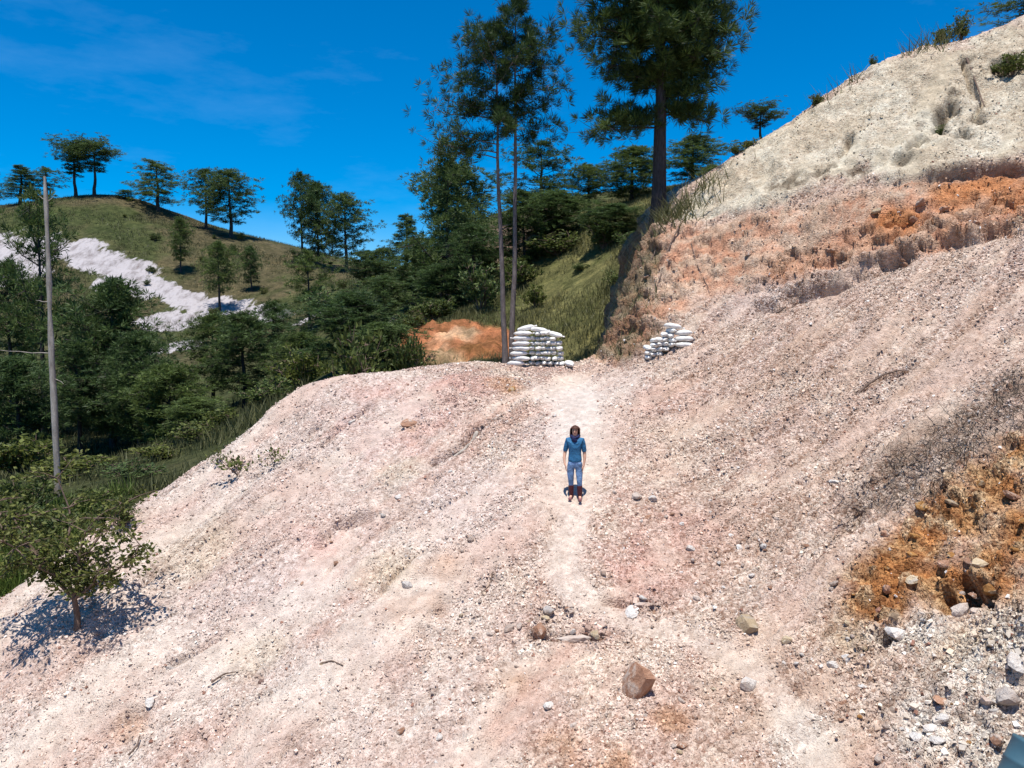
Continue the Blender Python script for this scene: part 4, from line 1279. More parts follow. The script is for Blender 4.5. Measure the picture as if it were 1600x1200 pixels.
p, h = scatter_hill(60000, 590, 1090, 31, 60, 0.22, rg, lambda p: (np.min(np.linalg.norm(p[:, None] - redc[None], axis=2), axis=1) > 2.0))
v, f, c = blades(p, h, 0.07, rg)
link('hill_grass', mesh_np('hill_grass', v, f, col=c), M_GRASS, kind='stuff')
p, h = scatter_hill(26000, -80, 480, 20, 62, 0.45, rg)
v, f, c = blades(p, h, 0.05, rg)
link('valley_grass', mesh_np('valley_grass', v, f, col=c), M_GRASS, kind='stuff')
p, h = scatter_hill(9000, -60, 200, 19.0, 26, 0.5, rg)
v, f, c = blades(p, h, 0.035, rg)
link('fresh_grass', mesh_np('fresh_grass', v, f, col=c), M_GREEN, kind='stuff')
rg = np.random.default_rng(31)
u = rg.uniform(-60, 600, 45000)
d = rg.uniform(92, 152, 45000)
x = (u - 800) / FPX * d
p = np.stack([x, d, far_f(x, d)], 1)
scc = np.array([fat(a, b) for a, b in [(-40, 395), (15, 395), (0, 425), (70, 385), (130, 388), (150, 405), (200, 422), (190, 445), (240, 452), (290, 468), (330, 478), (380, 485)]])
ok = (np.min(np.linalg.norm(p[:, None] - scc[None], axis=2), axis=1) > 4.2) & (fbm(p * np.array([0.12, 0.12, 0]), 3, 305) > -0.12)
p = p[ok]
v, f, c = blades(p, rg.uniform(0.18, 0.5, len(p)), 0.11, rg, 0.6)
M_DULL = leaf_mat('hillside_grass', (0.045, 0.052, 0.020), (0.12, 0.112, 0.052), 0.3)
link('hillside_grass', mesh_np('hillside_grass', v, f, col=c), M_DULL, kind='stuff')
# dry brush and roots matted over the upper edge of the orange outcrop
ix = rg.choice(len(V), 2600, p=(m_grey * m_seen) ** 1.5 / ((m_grey * m_seen) ** 1.5).sum())
v, f, c = blades(V[ix], rg.uniform(0.08, 0.30, len(ix)), 0.03, rg, 1.3)
M_BRUSH = leaf_mat('dry_brush', (0.05, 0.036, 0.026), (0.20, 0.155, 0.115), 0.1)
link('dry_brush', mesh_np('dry_brush', v, f, col=c), M_BRUSH, kind='stuff')
# thin dry grass and roots along the skyline and under the great pine
pp, hh = [], []
for (u, v), r, n in [((1440, 76), 0.7, 70), ((1480, 68), 0.6, 60), ((1345, 126), 0.35, 25), ((1300, 155), 0.8, 30), ((1060, 335), 0.9, 260), ((1045, 345), 0.7, 200), ((1100, 305), 0.9, 120)]:
    c0 = at(u, v + 3)
    for k in range(n):
        x, y = c0[0] + rg.normal(0, r * 0.6), c0[1] + rg.normal(0.35, r * 0.5)
        pp.append((x, y, ground_z(x, y)))
        hh.append(rg.uniform(0.25, 0.8))
hidden_face = _hid * (V[:, 2] > -1.6)
for i in rg.choice(len(V), 2000, p=hidden_face / hidden_face.sum()):
    pp.append(tuple(V[i]))
    hh.append(rg.uniform(0.12, 0.45))
v, f, c = blades(np.array(pp), np.array(hh), 0.03, rg, 0.6)
link('dry_grass', mesh_np('dry_grass', v, f, col=c), M_GRASS, kind='stuff')

# ------------------------------------------------------------------ rocks one can count
def rock_mesh(name, seed, squash=(1, 0.8, 0.6), cuts=9):
    rg = np.random.default_rng(seed)
    bm = bmesh.new()
    bmesh.ops.create_icosphere(bm, subdivisions=2, radius=1.0)
    d = np.array([v.co[:] for v in bm.verts])
    fc = np.array([[v.index for v in f.verts] for f in bm.faces])
    bm.free()
    d /= np.linalg.norm(d, axis=1, keepdims=True)
    nrm = rg.normal(0, 1, (cuts, 3))
    nrm /= np.linalg.norm(nrm, axis=1, keepdims=True)
    off = rg.uniform(0.55, 0.9, cuts)
    dot = d @ nrm.T
    r = np.min(np.where(dot > 0.05, off[None] / np.maximum(dot, 0.05), 9), axis=1)
    r = np.minimum(r, 1.15)
    v = d * r[:, None] * np.array(squash)
    v += 0.03 * fbm(v * 3 + seed, 3, seed)[:, None] * d
    return mesh_np(name, v, fc)
def rock_mat(name, a, b, spot):
    t = NT(name)
    tc = t.n('ShaderNodeTexCoord')
    oi = t.n('ShaderNodeObjectInfo')
    add = t.n('ShaderNodeVectorMath', operation='ADD')
    t.l(tc.outputs['Object'], add.inputs[0])
    t.l(oi.outputs['Location'], add.inputs[1])
    nz = t.n('ShaderNodeTexNoise', Scale=2.2, Detail=8.0, Roughness=0.7)
    nz2 = t.n('ShaderNodeTexNoise', Scale=1.1, Detail=5.0, Roughness=0.6)
    t.l(add.outputs[0], nz.inputs['Vector'])
    t.l(add.outputs[0], nz2.inputs['Vector'])
    c = t.ramp(nz.outputs['Fac'], [(0.3, a), (0.7, b)])
    m = t.ramp(nz2.outputs['Fac'], [(0.52, (0, 0, 0)), (0.62, (1, 1, 1))])
    c = t.mix(m, c, spot)
    k = t.ramp(oi.outputs['Random'], [(0.0, (0.72, 0.68, 0.66)), (0.5, (1, 1, 1)), (1.0, (1.18, 1.18, 1.18))])
    t.l(t.mix(1.0, c, k, 'MULTIPLY'), t.b.inputs['Base Color'])
    bp = t.n('ShaderNodeBump', Strength=0.7, Distance=0.15)
    t.l(nz.outputs['Fac'], bp.inputs['Height'])
    t.l(bp.outputs[0], t.b.inputs['Normal'])
    t.b.inputs['Roughness'].default_value = 0.9
    t.b.inputs['Specular IOR Level'].default_value = 0.12
    return t.m
M_PALE = rock_mat('pale_rock', (0.47, 0.38, 0.33), (0.62, 0.54, 0.47), (0.50, 0.37, 0.30))
M_WHITE = rock_mat('white_rock', (0.60, 0.55, 0.50), (0.72, 0.70, 0.67), (0.60, 0.52, 0.46))
M_BROWN = rock_mat('brown_rock', (0.33, 0.175, 0.11), (0.48, 0.30, 0.21), (0.56, 0.47, 0.40))
M_TAN = rock_mat('tan_rock', (0.46, 0.36, 0.23), (0.57, 0.46, 0.32), (0.50, 0.44, 0.36))
M_DARK = rock_mat('dark_rock', (0.14, 0.085, 0.075), (0.24, 0.16, 0.14), (0.30, 0.20, 0.17))
M_RUST = rock_mat('rust_rock', (0.33, 0.15, 0.05), (0.45, 0.25, 0.09), (0.46, 0.36, 0.24))
RK = [rock_mesh('rock', 900 + k, (1.0, 0.65 + 0.3 * (k % 3) / 2, 0.45 + 0.35 * ((k * 7) % 5) / 4), 9 + k % 5) for k in range(12)]
RKM = {}
def rock(p, r, mat, label, group=None, k=0, rot=None, sc3=(1, 1, 1), sink=0.55):
    key = (k % 12, mat.name)
    if key not in RKM:
        me = RK[k % 12].copy()
        me.materials.clear()
        me.materials.append(mat)
        RKM[key] = me
    o = link('rock', RKM[key])
    x, y = p[0], p[1]
    o.location = (x, y, ground_z(x, y) + r * 0.5 * sc3[2] * (1 - sink) - r * 0.2)
    o.scale = (r * sc3[0], r * sc3[1], r * sc3[2])
    o.rotation_euler = rot if rot is not None else (random.uniform(-0.5, 0.5), random.uniform(-0.5, 0.5), random.uniform(0, 6.28))
    return tag(o, label, 'rock', group)
def rk(u, v, wpx, mat, label, k=0, **kw):
    c = at(u, v)
    return rock(c, wpx * 0.5 / FPX * c[1], mat, label, k=k, **kw)
g = 'rocks that stand out on the slope'
for a in [
    (1000, 1092, 66, M_BROWN, 'big rust brown angular rock with pale patches, low on the slope', 2, dict(rot=(0.15, 0.12, 0.5), sc3=(0.8, 0.8, 1.5), sink=0.1)),
    (858, 1104, 36, M_WHITE, 'round white rock left of the big brown rock', 0, {}),
    (1305, 750, 28, M_WHITE, 'flat white slab right of the person over its shadow', 6, dict(sc3=(1, 0.7, 0.4), rot=(0, 0, 0.1))),
    (1170, 985, 44, M_TAN, 'tan block half sunk beside the trail bend', 2, dict(rot=(0.2, 0, 0.1))),
    (1228, 1004, 22, M_TAN, 'small cream block right of the tan block', 1, {}),
    (1168, 1072, 36, M_WHITE, 'white rounded rock at the trail edge near the bottom', 4, {}),
    (550, 655, 20, M_WHITE, 'small white rock high on the left flank', 5, {}),
    (433, 894, 22, M_DARK, 'dark rock alone on the smooth left flank', 6, dict(sc3=(1, 0.6, 0.4))),
    (1142, 841, 14, M_WHITE, 'bright white pebble right of and below the person', 7, {}),
    (995, 778, 26, M_PALE, 'pale angular rock right of the person feet', 8, {}),
    (1020, 780, 22, M_WHITE, 'white rock next to the pale rock right of the person', 9, {}),
    (985, 952, 28, M_WHITE, 'white rock under the small ledge right of the trail', 10, {}),
    (1006, 932, 42, M_PALE, 'pale rock forming the small ledge right of the trail', 2, dict(sc3=(1.3, 0.8, 0.6))),
    (900, 985, 52, M_PALE, 'long pale rock forming a ledge left of the trail', 6, dict(sc3=(1.3, 0.7, 0.5))),
    (845, 985, 34, M_BROWN, 'reddish rock at the left end of the trail ledge', 4, {}),
    (858, 945, 24, M_WHITE, 'white rock at the top of the rubble left of the trail', 1, {}),
    (930, 982, 26, M_TAN, 'cream rock at the right end of the trail ledge', 3, {}),
    (1402, 978, 46, M_WHITE, 'white rock over a dark hollow at the lower right', 2, dict(sc3=(1.2, 0.8, 0.6))),
    (1525, 945, 26, M_PALE, 'pale pink rock lying in front of the dark hollows', 5, {}),
    (1500, 950, 40, M_PALE, 'pale block between the two dark hollows', 9, {}),
    (1545, 918, 34, M_RUST, 'rusty block above the dark hollows', 7, {}),
    (1455, 1128, 34, M_WHITE, 'white rock largest of the white heap at the lower right', 0, {}),
    (1432, 1142, 26, M_WHITE, 'white rock at the left end of the white heap', 5, {}),
    (1475, 1118, 26, M_WHITE, 'white rock at the top of the white heap', 8, {}),
    (1462, 1152, 28, M_WHITE, 'white rock at the bottom of the white heap', 10, {}),
    (1570, 1080, 44, M_WHITE, 'white rock above the blue drum', 2, {}),
    (1540, 1092, 36, M_PALE, 'pale rock left of the white rock above the drum', 3, {}),
    (1585, 1035, 40, M_WHITE, 'white rock high at the right picture edge', 6, {}),
    (1470, 1090, 40, M_BROWN, 'reddish brown flat rock above the white heap', 6, dict(sc3=(1.2, 0.8, 0.5))),
    (1560, 1150, 30, M_BROWN, 'brown rock next to the blue drum', 4, {}),
    (1300, 1042, 26, M_WHITE, 'white rock on the low ridge right of the trail', 1, {}),
    (1325, 1030, 20, M_WHITE, 'smaller white rock on the low ridge right of the trail', 7, {}),
    (270, 1040, 24, M_WHITE, 'white rock on the lower left flank', 5, {}),
    (235, 1095, 22, M_WHITE, 'white flat rock near the lower left picture corner', 6, {}),
    (410, 1060, 22, M_DARK, 'dark rock below the smooth left flank', 8, {}),
    (635, 918, 20, M_WHITE, 'white rock on the yellow patch of the left flank', 4, {}),
    (800, 612, 22, M_RUST, 'rusty rock on the orange patch under the sacks', 7, {}),
    (640, 662, 30, M_BROWN, 'brown lump on the pink upper flank', 3, {}),
    (1245, 272, 0, None, '', 0, None),
    (1080, 860, 20, M_WHITE, 'white rock on the pink slope right of the trail', 9, {}),
    (960, 772, 12, M_PALE, 'small pale stone beside the person left hand side shadow', 2, {}),
    (735, 842, 16, M_PALE, 'pale stone lying left of the trail halfway up', 1, {}),
]:
    if a[3] is None:
        continue
    rk(a[0], a[1], a[2], a[3], a[4], a[5], group=g, **a[6])
# the rest of the countable stones: alike, told apart only by the stretch of slope they lie on
ORD = ['first', 'second', 'third', 'fourth', 'fifth', 'sixth', 'seventh', 'eighth', 'ninth', 'tenth', 'eleventh', 'twelfth', 'thirteenth', 'fourteenth', 'fifteenth', 'sixteenth', 'seventeenth', 'eighteenth', 'nineteenth', 'twentieth']
HUE = {M_PALE.name: 'pale', M_WHITE.name: 'white', M_BROWN.name: 'brown', M_TAN.name: 'tan', M_RUST.name: 'rusty', M_DARK.name: 'dark'}
def strew(n, cond, mats, rpx, noun, where, group):
    w = cond * m_seen * (1 - 0.95 * np.clip(m_path, 0, 1)) * sstep(36, 12, G0[:, 1])
    pick_ = RNG.choice(len(V), n, p=w / w.sum(), replace=False)
    ms = [mats[int(RNG.integers(len(mats)))] for _ in pick_]
    half = np.median(UV[pick_, 1])
    count = {}
    for n_ in np.argsort(UV[pick_, 0]):
        i, m = pick_[n_], ms[n_]
        key = (m.name, UV[i, 1] > half)
        count[key] = count.get(key, 0) + 1
        d = V[i, 1]
        r = float(np.clip((rpx[0] + (rpx[1] - rpx[0]) * RNG.random() ** 2.2) / FPX * d, 0.05, 0.3))
        lab = '%s %s %s from left in %s %s' % (ORD[min(count[key], 20) - 1], HUE[m.name], noun, 'lower' if key[1] else 'upper', where)
        assert len(lab.split()) <= 16, lab
        rock(V[i], r, m, lab, group, int(RNG.integers(12)))
u_, v_ = UV[:, 0], UV[:, 1]
strew(48, (v_ > 930) & (u_ > 620) & (u_ < 1330), [M_PALE, M_PALE, M_WHITE, M_BROWN, M_TAN], (5, 11), 'stone', 'part of the rubble at the slope foot', 'stones in the rubble at the slope foot')
strew(52, (v_ > 930) & (u_ >= 1330), [M_WHITE, M_PALE, M_PALE, M_TAN, M_RUST], (4, 9), 'stone', 'part of the coarse rubble of the right corner', 'stones in the coarse rubble at the lower right')
strew(34, (v_ > 780) & (v_ < 930) & (u_ > 940) & (u_ < 1330), [M_PALE, M_WHITE, M_PALE, M_BROWN], (4, 9), 'stone', 'part of the pink slope right of the trail', 'stones on the pink slope right of the trail')
strew(26, m_out, [M_RUST, M_RUST, M_BROWN, M_TAN], (7, 16), 'block', 'half of the orange outcrop', 'blocks of the orange outcrop')
strew(28, (v_ > 930) & (u_ < 620), [M_PALE, M_WHITE, M_PALE, M_TAN], (4, 9), 'stone', 'half of the lower left flank', 'stones on the lower left flank')
strew(18, ((v_ > 600) & (v_ < 930) & (u_ < 820)) * (0.2 + m_pink), [M_PALE, M_BROWN, M_WHITE], (3.5, 6), 'stone', 'half of the upper left flank', 'stones on the upper left flank')
strew(20, np.clip(m_strata + 0.3 * m_cliff, 0, 1), [M_BROWN, M_BROWN, M_TAN], (6, 13), 'block', 'half of the brown cut', 'blocks in the brown cut')

# ------------------------------------------------------------------ sticks and roots
def stick(uv, r, label, mat, lift=0.03, name='stick'):
    pts = []
    for u, v in uv:
        c = at(u, v)
        pts.append(np.array([c[0], c[1], ground_z(c[0], c[1]) + lift]))
    pts = np.array(pts)
    k = np.linspace(0, len(pts) - 1, 14)
    i = np.minimum(k.astype(int), len(pts) - 2)
    c = pts[i] + (pts[i + 1] - pts[i]) * (k - i)[:, None]
    c[1:-1] = (c[:-2] + c[1:-1] * 2 + c[2:]) / 4
    for j in range(len(c)):
        c[j, 2] = max(c[j, 2], ground_z(c[j, 0], c[j, 1]) + lift * 0.6)
    o0 = c[0].copy()
    o = link(name, mesh_np(name, *tube(c - o0, np.linspace(r, r * 0.45, 14) * (1 + 0.15 * np.sin(np.arange(14) * 2.1)), 7), smooth=True), mat)
    o.location = o0
    tag(o, label, name, 'sticks and roots on the slopes')
stick([(745, 668), (735, 690), (712, 706), (690, 720)], 0.055, 'grey curved branch half buried left of the person', M_GREYBARK, name='branch')
stick([(1338, 612), (1358, 597), (1385, 582), (1420, 577)], 0.03, 'thin dark curved root on the right bank', M_TWIG)
stick([(1508, 92), (1520, 122), (1534, 150), (1538, 168)], 0.035, 'bare dark stick hanging down the pale slope', M_TWIG)
stick([(1212, 482), (1250, 470), (1300, 452)], 0.03, 'dark root along the foot of the brown cut', M_TWIG)
stick([(770, 888), (766, 905), (752, 918)], 0.02, 'short thin twig left of the trail', M_TWIG)
stick([(330, 1062), (350, 1052), (368, 1045)], 0.02, 'short twig on the lower left flank', M_TWIG)
stick([(500, 1048), (518, 1042), (536, 1048)], 0.02, 'small bent twig at the bottom of left flank', M_TWIG)
stick([(200, 1172), (214, 1160), (218, 1146)], 0.02, 'bent twig near the bottom left corner', M_TWIG)
stick([(1065, 350), (1045, 385), (1035, 430), (1020, 470)], 0.03, 'long root hanging down the left end of the cut', M_TWIG)
stick([(1040, 360), (1020, 400), (1003, 440)], 0.025, 'root hanging at the very edge under the great pine', M_TWIG)
stick([(1080, 380), (1090, 420), (1108, 450)], 0.02, 'thin root in the gullies of the cut', M_TWIG)

# ------------------------------------------------------------------ sacks
t = NT('woven_sack')
tc = t.n('ShaderNodeTexCoord')
nz1 = t.n('ShaderNodeTexNoise', Scale=5.0, Detail=6.0, Roughness=0.65)
wv1 = t.n('ShaderNodeTexWave', Scale=40.0, Distortion=0.5)
t.l(tc.outputs['Object'], nz1.inputs['Vector'])
t.l(tc.outputs['Object'], wv1.inputs['Vector'])
c = t.ramp(nz1.outputs['Fac'], [(0.30, (0.40, 0.35, 0.30)), (0.48, (0.66, 0.64, 0.60)), (0.7, (0.80, 0.80, 0.79))])
t.l(c, t.b.inputs['Base Color'])
bp = t.n('ShaderNodeBump', Strength=0.5, Distance=0.03)
t.l(nz1.outputs['Fac'], bp.inputs['Height'])
bp2 = t.n('ShaderNodeBump', Strength=0.15, Distance=0.004)
t.l(wv1.outputs['Fac'], bp2.inputs['Height'])
t.l(bp.outputs[0], bp2.inputs['Normal'])
t.l(bp2.outputs[0], t.b.inputs['Normal'])
t.b.inputs['Roughness'].default_value = 0.6
M_SACK = t.m
t = NT('sack_tie')
t.b.inputs['Base Color'].default_value = (0.30, 0.22, 0.16, 1)
M_TIE = t.m
def sack_mesh(seed, L=0.60, W=0.27, Hh=0.20):
    """a filled sack lying along x: pillow body, gathered mouth at +x with a flared ruffle"""
    rg = np.random.default_rng(seed)
    S, Rn = 18, 18
    xs_ = np.concatenate([np.linspace(-1, 0.82, 14), [0.90, 0.95, 1.02, 1.10]])
    prof = np.concatenate([np.clip(1 - np.abs(np.linspace(-1, 0.98, 14)) ** 2.6, 0, 1) ** 0.55, [0.20, 0.16, 0.24, 0.30]])
    prof[0] = 0.25
    v = []
    for x, p in zip(xs_, prof):
        for k in range(Rn):
            a = 2 * math.pi * k / Rn
            ca, sa = math.cos(a), math.sin(a)
            cy = math.copysign(abs(ca) ** 0.75, ca)
            cz = math.copysign(abs(sa) ** 0.8, sa)
            ruf = 1 + (0.25 * math.sin(5 * a + seed) if x > 0.93 else 0)
            v.append((x * L / 2, cy * W / 2 * p * ruf, cz * Hh / 2 * (p if p > 0.3 else p * 0.9) * ruf))
    v = np.array(v)
    d = 0.028 * fbm(v * 6 + seed * 3.1, 3, seed)
    v[:, 1] += d * np.sign(v[:, 1])
    v[:, 2] += 0.022 * fbm(v * 7 + seed, 3, seed + 5)
    n = len(xs_)
    i = np.arange(n * Rn).reshape(n, Rn)
    j = np.roll(i, -1, 1)
    f = np.stack([i[:-1], j[:-1], j[1:], i[1:]], -1).reshape(-1, 4)
    caps = []
    for ring_ in (i[0][::-1], i[-1]):
        for q in range(1, Rn // 2):
            caps.append([ring_[q - 1], ring_[q], ring_[Rn - 1 - q], ring_[Rn - q]] if q > 1 else [ring_[0], ring_[1], ring_[Rn - 2], ring_[Rn - 1]])
    f = np.concatenate([f, np.array(caps)])
    tie = tube(np.array([[0.915 * L / 2, W * 0.095 * math.cos(a), Hh * 0.10 * math.sin(a)] for a in np.linspace(0, 2 * math.pi, 13)]), 0.012, 5)
    a = mesh_np('sack', v, f, smooth=True)
    a.materials.append(M_SACK)
    b = mesh_np('tie', *tie)
    b.materials.append(M_TIE)
    return a, b
SK = [sack_mesh(k) for k in range(6)]
def sack(p, rz, label, group, k, tilt=0.0, roll=0.0, s=1.0):
    o = link('sack', SK[k % 6][0])
    o.location = p
    o.rotation_euler = (roll, tilt, rz)
    o.scale = (s, s * random.uniform(0.95, 1.08), s * random.uniform(0.90, 1.02) * (0.82 if s == 1.0 else 0.98))
    link('tie', SK[k % 6][1], None, o)
    return tag(o, label, 'sack', group)
LV = ['bottom', 'second', 'third', 'fourth', 'fifth', 'sixth', 'seventh']
NTH = ['leftmost', 'second', 'third', 'fourth', 'fifth', 'rightmost']
yaw = R(-9)
cy_, sy_ = math.cos(yaw), math.sin(yaw)
d_s = 24.6
a, _ = ray(812, 575)
S0 = np.array([a * d_s, d_s, 0.0])
zb = max(ground_z(S0[0] + q1, d_s + q2) for q1 in (-0.3, 0.0, 0.5, 1.2) for q2 in (-0.3, 0.2)) - 0.06
gs = 'white sacks of the tall stack'
lay = 0.152
def loc_s(lx, ly, lz):
    return (S0[0] + lx * cy_ - ly * sy_, S0[1] + lx * sy_ + ly * cy_, zb + lz)
sn = 0
for L in range(7):
    sn += 1
    sack(loc_s(random.uniform(-0.03, 0.03) + (-0.06 if L == 0 else 0.02 * L), -0.18, 0.09 + L * lay), yaw + (math.pi if L % 2 else 0) + random.uniform(-0.08, 0.08),
         'white sack lying lengthwise at the left of the tall stack, %s layer' % LV[L], gs, sn, tilt=random.uniform(-0.05, 0.05))
    for j in range(6):
        if (L == 6 and j in (0, 4, 5)) or (L == 5 and j == 5):
            continue
        sn += 1
        lx = 0.385 + j * 0.175 + random.uniform(-0.03, 0.03) + (0.05 * j / 4 if L == 0 else -0.012 * L * (j > 2))
        sack(loc_s(lx, 0.02 + random.uniform(-0.06, 0.06), 0.09 + L * lay + random.uniform(-0.015, 0.015)), yaw - math.pi / 2 + random.uniform(-0.1, 0.1),
             'white sack showing its end, %s in the %s layer of the tall stack' % (NTH[j], LV[L]), gs, sn, tilt=random.uniform(-0.08, 0.08), s=random.uniform(0.68, 0.76))
for lx, ly, lz, rz, tl, lab in [(0.22, -0.05, 7 * lay + 0.10, yaw + 0.5, -0.22, 'white sack tipped up as the highest point of the tall stack'),
                                (0.60, 0.0, 7 * lay + 0.05, yaw + 0.2, 0.12, 'white sack lying across the middle of the tall stack top'),
                                (1.08, 0.02, 6 * lay + 0.06, yaw - 0.4, 0.22, 'white sack sloping down at the right of the tall stack top')]:
    sn += 1
    sack(loc_s(lx, ly, lz), rz, lab, gs, sn, tilt=tl)
sack(loc_s(1.55, -0.25, 0.10), yaw - 1.2, 'white sack fallen at the right foot of the tall stack', gs, 2, tilt=0.15)

gs = 'white sacks of the low heap against the cut'
b0 = at(1052, 553)
cx, cyy = b0[0], b0[1]
def zmax(x, y, r=0.22):
    return max(ground_z(x + i * r, y + j * r) for i in (-1, 0, 1) for j in (-0.6, 0, 0.6))
px2 = cyy / FPX
rightc = cx + 18 * px2
z0 = ground_z(rightc, cyy + 0.05) - 0.02
for L in range(3):
    sack((rightc + random.uniform(-0.04, 0.04), cyy + 0.15 + 0.03 * L, z0 + 0.09 + L * 0.172), random.uniform(-0.08, 0.08) + (math.pi if L % 2 else 0),
         'white sack lying lengthwise at the right of the low heap, %s layer' % ['bottom', 'middle', 'top'][L], gs, L)
for j in range(5):
    xx = cx - (2 + 9.0 * j) * px2
    zc = zmax(xx, cyy + 0.15, 0.1) - 0.05
    top = z0 + 3 * 0.165 + 0.10 - 0.12 * j
    nl_ = max(1, int(round((top - zc) / 0.14)))
    if j == 0:
        ztop = zc + nl_ * 0.14
    for L in range(nl_):
        lab = 'white sack showing its end in the low heap, %s column from the right, %s' % (['first', 'second', 'third', 'fourth', 'fifth'][j], ['lowest', 'second up', 'third up', 'fourth up', 'fifth up', 'sixth up'][min(L, 5)])
        sack((xx + random.uniform(-0.02, 0.02), cyy + 0.2, zc + 0.09 + L * 0.14), -math.pi / 2 + random.uniform(-0.4, 0.4), lab, gs, L + j, tilt=random.uniform(-0.15, 0.15), s=0.74)
sack((cx + 0.04, cyy + 0.2, max(ztop, z0 + 0.45) + 0.07), 0.25, 'white sack lying across the top of the low heap', gs, 3, tilt=0.15)

# ------------------------------------------------------------------ the blue grey drum at the corner
t = NT('blue_grey_paint')
tc = t.n('ShaderNodeTexCoord')
nz1 = t.n('ShaderNodeTexNoise', Scale=6.0, Detail=6.0)
t.l(tc.outputs['Object'], nz1.inputs['Vector'])
t.l(t.ramp(nz1.outputs['Fac'], [(0.3, (0.040, 0.095, 0.130)), (0.7, (0.050, 0.112, 0.150))]), t.b.inputs['Base Color'])
t.b.inputs['Roughness'].default_value = 0.45
dm = t.m
c = at(1596, 1199)
prof = [(0.0, 0.0), (0.27, 0.0), (0.29, 0.015), (0.285, 0.04), (0.285, 0.28), (0.297, 0.30), (0.285, 0.32), (0.285, 0.56), (0.297, 0.58), (0.285, 0.60), (0.285, 0.84), (0.292, 0.86), (0.285, 0.885), (0.27, 0.875), (0.0, 0.87)]
S = 40
v = np.array([(r * math.cos(2 * math.pi * k / S), r * math.sin(2 * math.pi * k / S), z) for r, z in prof for k in range(S)])
i = np.arange(len(prof) * S).reshape(len(prof), S)
j = np.roll(i, -1, 1)
e = empty('drum', (c[0] - 0.20, c[1] - 0.1, ground_z(c[0], c[1]) - 0.40), 'blue grey steel drum leaning in the bottom right corner', 'drum')
e.rotation_euler = (R(-6), R(26), 0)
link('body', mesh_np('drum_body', v, np.stack([i[:-1], j[:-1], j[1:], i[1:]], -1).reshape(-1, 4), smooth=True), dm, e)
bv = np.array([(0.15 + 0.035 * math.cos(a), 0.035 * math.sin(a), z) for z in (0.87, 0.895) for a in np.linspace(0, 2 * math.pi, 12, endpoint=False)] + [(0.15, 0, 0.896)] * 12)
i = np.arange(36).reshape(3, 12)
j = np.roll(i, -1, 1)
link('bung', mesh_np('drum_bung', bv, np.stack([i[:-1], j[:-1], j[1:], i[1:]], -1).reshape(-1, 4)), dm, e)

# ------------------------------------------------------------------ the person on the trail
def plain(name, col, rough=0.7, var=0.25, scale=30.0, fold=False):
    t = NT(name)
    tc = t.n('ShaderNodeTexCoord')
    nz1 = t.n('ShaderNodeTexNoise', Scale=scale, Detail=4.0)
    t.l(tc.outputs['Object'], nz1.inputs['Vector'])
    t.l(t.ramp(nz1.outputs['Fac'], [(0.3, tuple(x * (1 - var) for x in col)), (0.7, tuple(x * (1 + var) for x in col))]), t.b.inputs['Base Color'])
    t.b.inputs['Roughness'].default_value = rough
    nb_ = t.n('ShaderNodeTexNoise', Scale=9.0, Detail=3.0, Distortion=1.2)
    t.l(tc.outputs['Object'], nb_.inputs['Vector'])
    bp = t.n('ShaderNodeBump', Strength=0.9 if fold else 0.0, Distance=0.04)
    t.l(nb_.outputs['Fac'], bp.inputs['Height'])
    t.l(bp.outputs[0], t.b.inputs['Normal'])
    return t.m
M_SKIN = plain('skin', (0.58, 0.34, 0.24), 0.55, 0.06)
M_HAIR = plain('hair', (0.065, 0.026, 0.016), 0.5, 0.4, 60)
M_SHIRT = plain('teal_shirt', (0.030, 0.135, 0.27), 0.6, 0.12, 12, True)
M_SLEEVE = M_SHIRT
M_JEANS = plain('faded_jeans', (0.13, 0.22, 0.38), 0.8, 0.5, 6, True)
M_BOOT = plain('maroon_boots', (0.075, 0.018, 0.022), 0.45, 0.2)
M_TOE = plain('boot_toe', (0.30, 0.14, 0.14), 0.45, 0.2)
M_SCARF = plain('navy_scarf', (0.018, 0.022, 0.07), 0.8, 0.3)
M_EYE = plain('eye', (0.02, 0.015, 0.012), 0.3, 0.1)
M_LIP = plain('lips', (0.30, 0.09, 0.08), 0.5, 0.1)

def skin_obj(name, verts, edges, radii, mat, parent, roots, sub=2):
    me = bpy.data.meshes.new(name)
    me.from_pydata(verts, edges, [])
    o = link(name, me, mat, parent)
    o.modifiers.new('skin', 'SKIN')
    sl = me.skin_vertices[0].data
    for k, r in enumerate(radii):
        sl[k].radius = (r, r) if not isinstance(r, tuple) else r
        sl[k].use_root = k in roots
    s = o.modifiers.new('smooth', 'SUBSURF')
    s.levels = sub
    s.render_levels = sub
    return o

pp = at(898, 776)
pz = ground_z(pp[0], pp[1])
woman = empty('person', (pp[0], pp[1], pz - 0.015), 'woman in teal top, faded jeans and maroon boots standing on the trail', 'person')
woman.rotation_euler = (0, 0, R(-9))
J = {}
bv, be, br = [], [], []
def jt(name, co, r, parent=None):
    J[name] = len(bv)
    bv.append(co)
    br.append(r)
    if parent:
        be.append((J[parent], J[name]))
jt('pelvis', (0, 0, 0.86), (0.135, 0.10))
jt('waist', (0, 0, 1.00), (0.115, 0.085), 'pelvis')
jt('chest', (0, 0.0, 1.18), (0.135, 0.10), 'waist')
jt('upper', (0, 0.01, 1.30), (0.11, 0.075), 'chest')
jt('neck', (0, 0.005, 1.385), 0.05, 'upper')
jt('jaw', (0, -0.012, 1.445), 0.062, 'neck')
jt('face', (0, -0.008, 1.50), (0.076, 0.086), 'jaw')
jt('skull', (0, 0.006, 1.555), (0.074, 0.082), 'face')
jt('crown', (0, 0.01, 1.60), 0.045, 'skull')
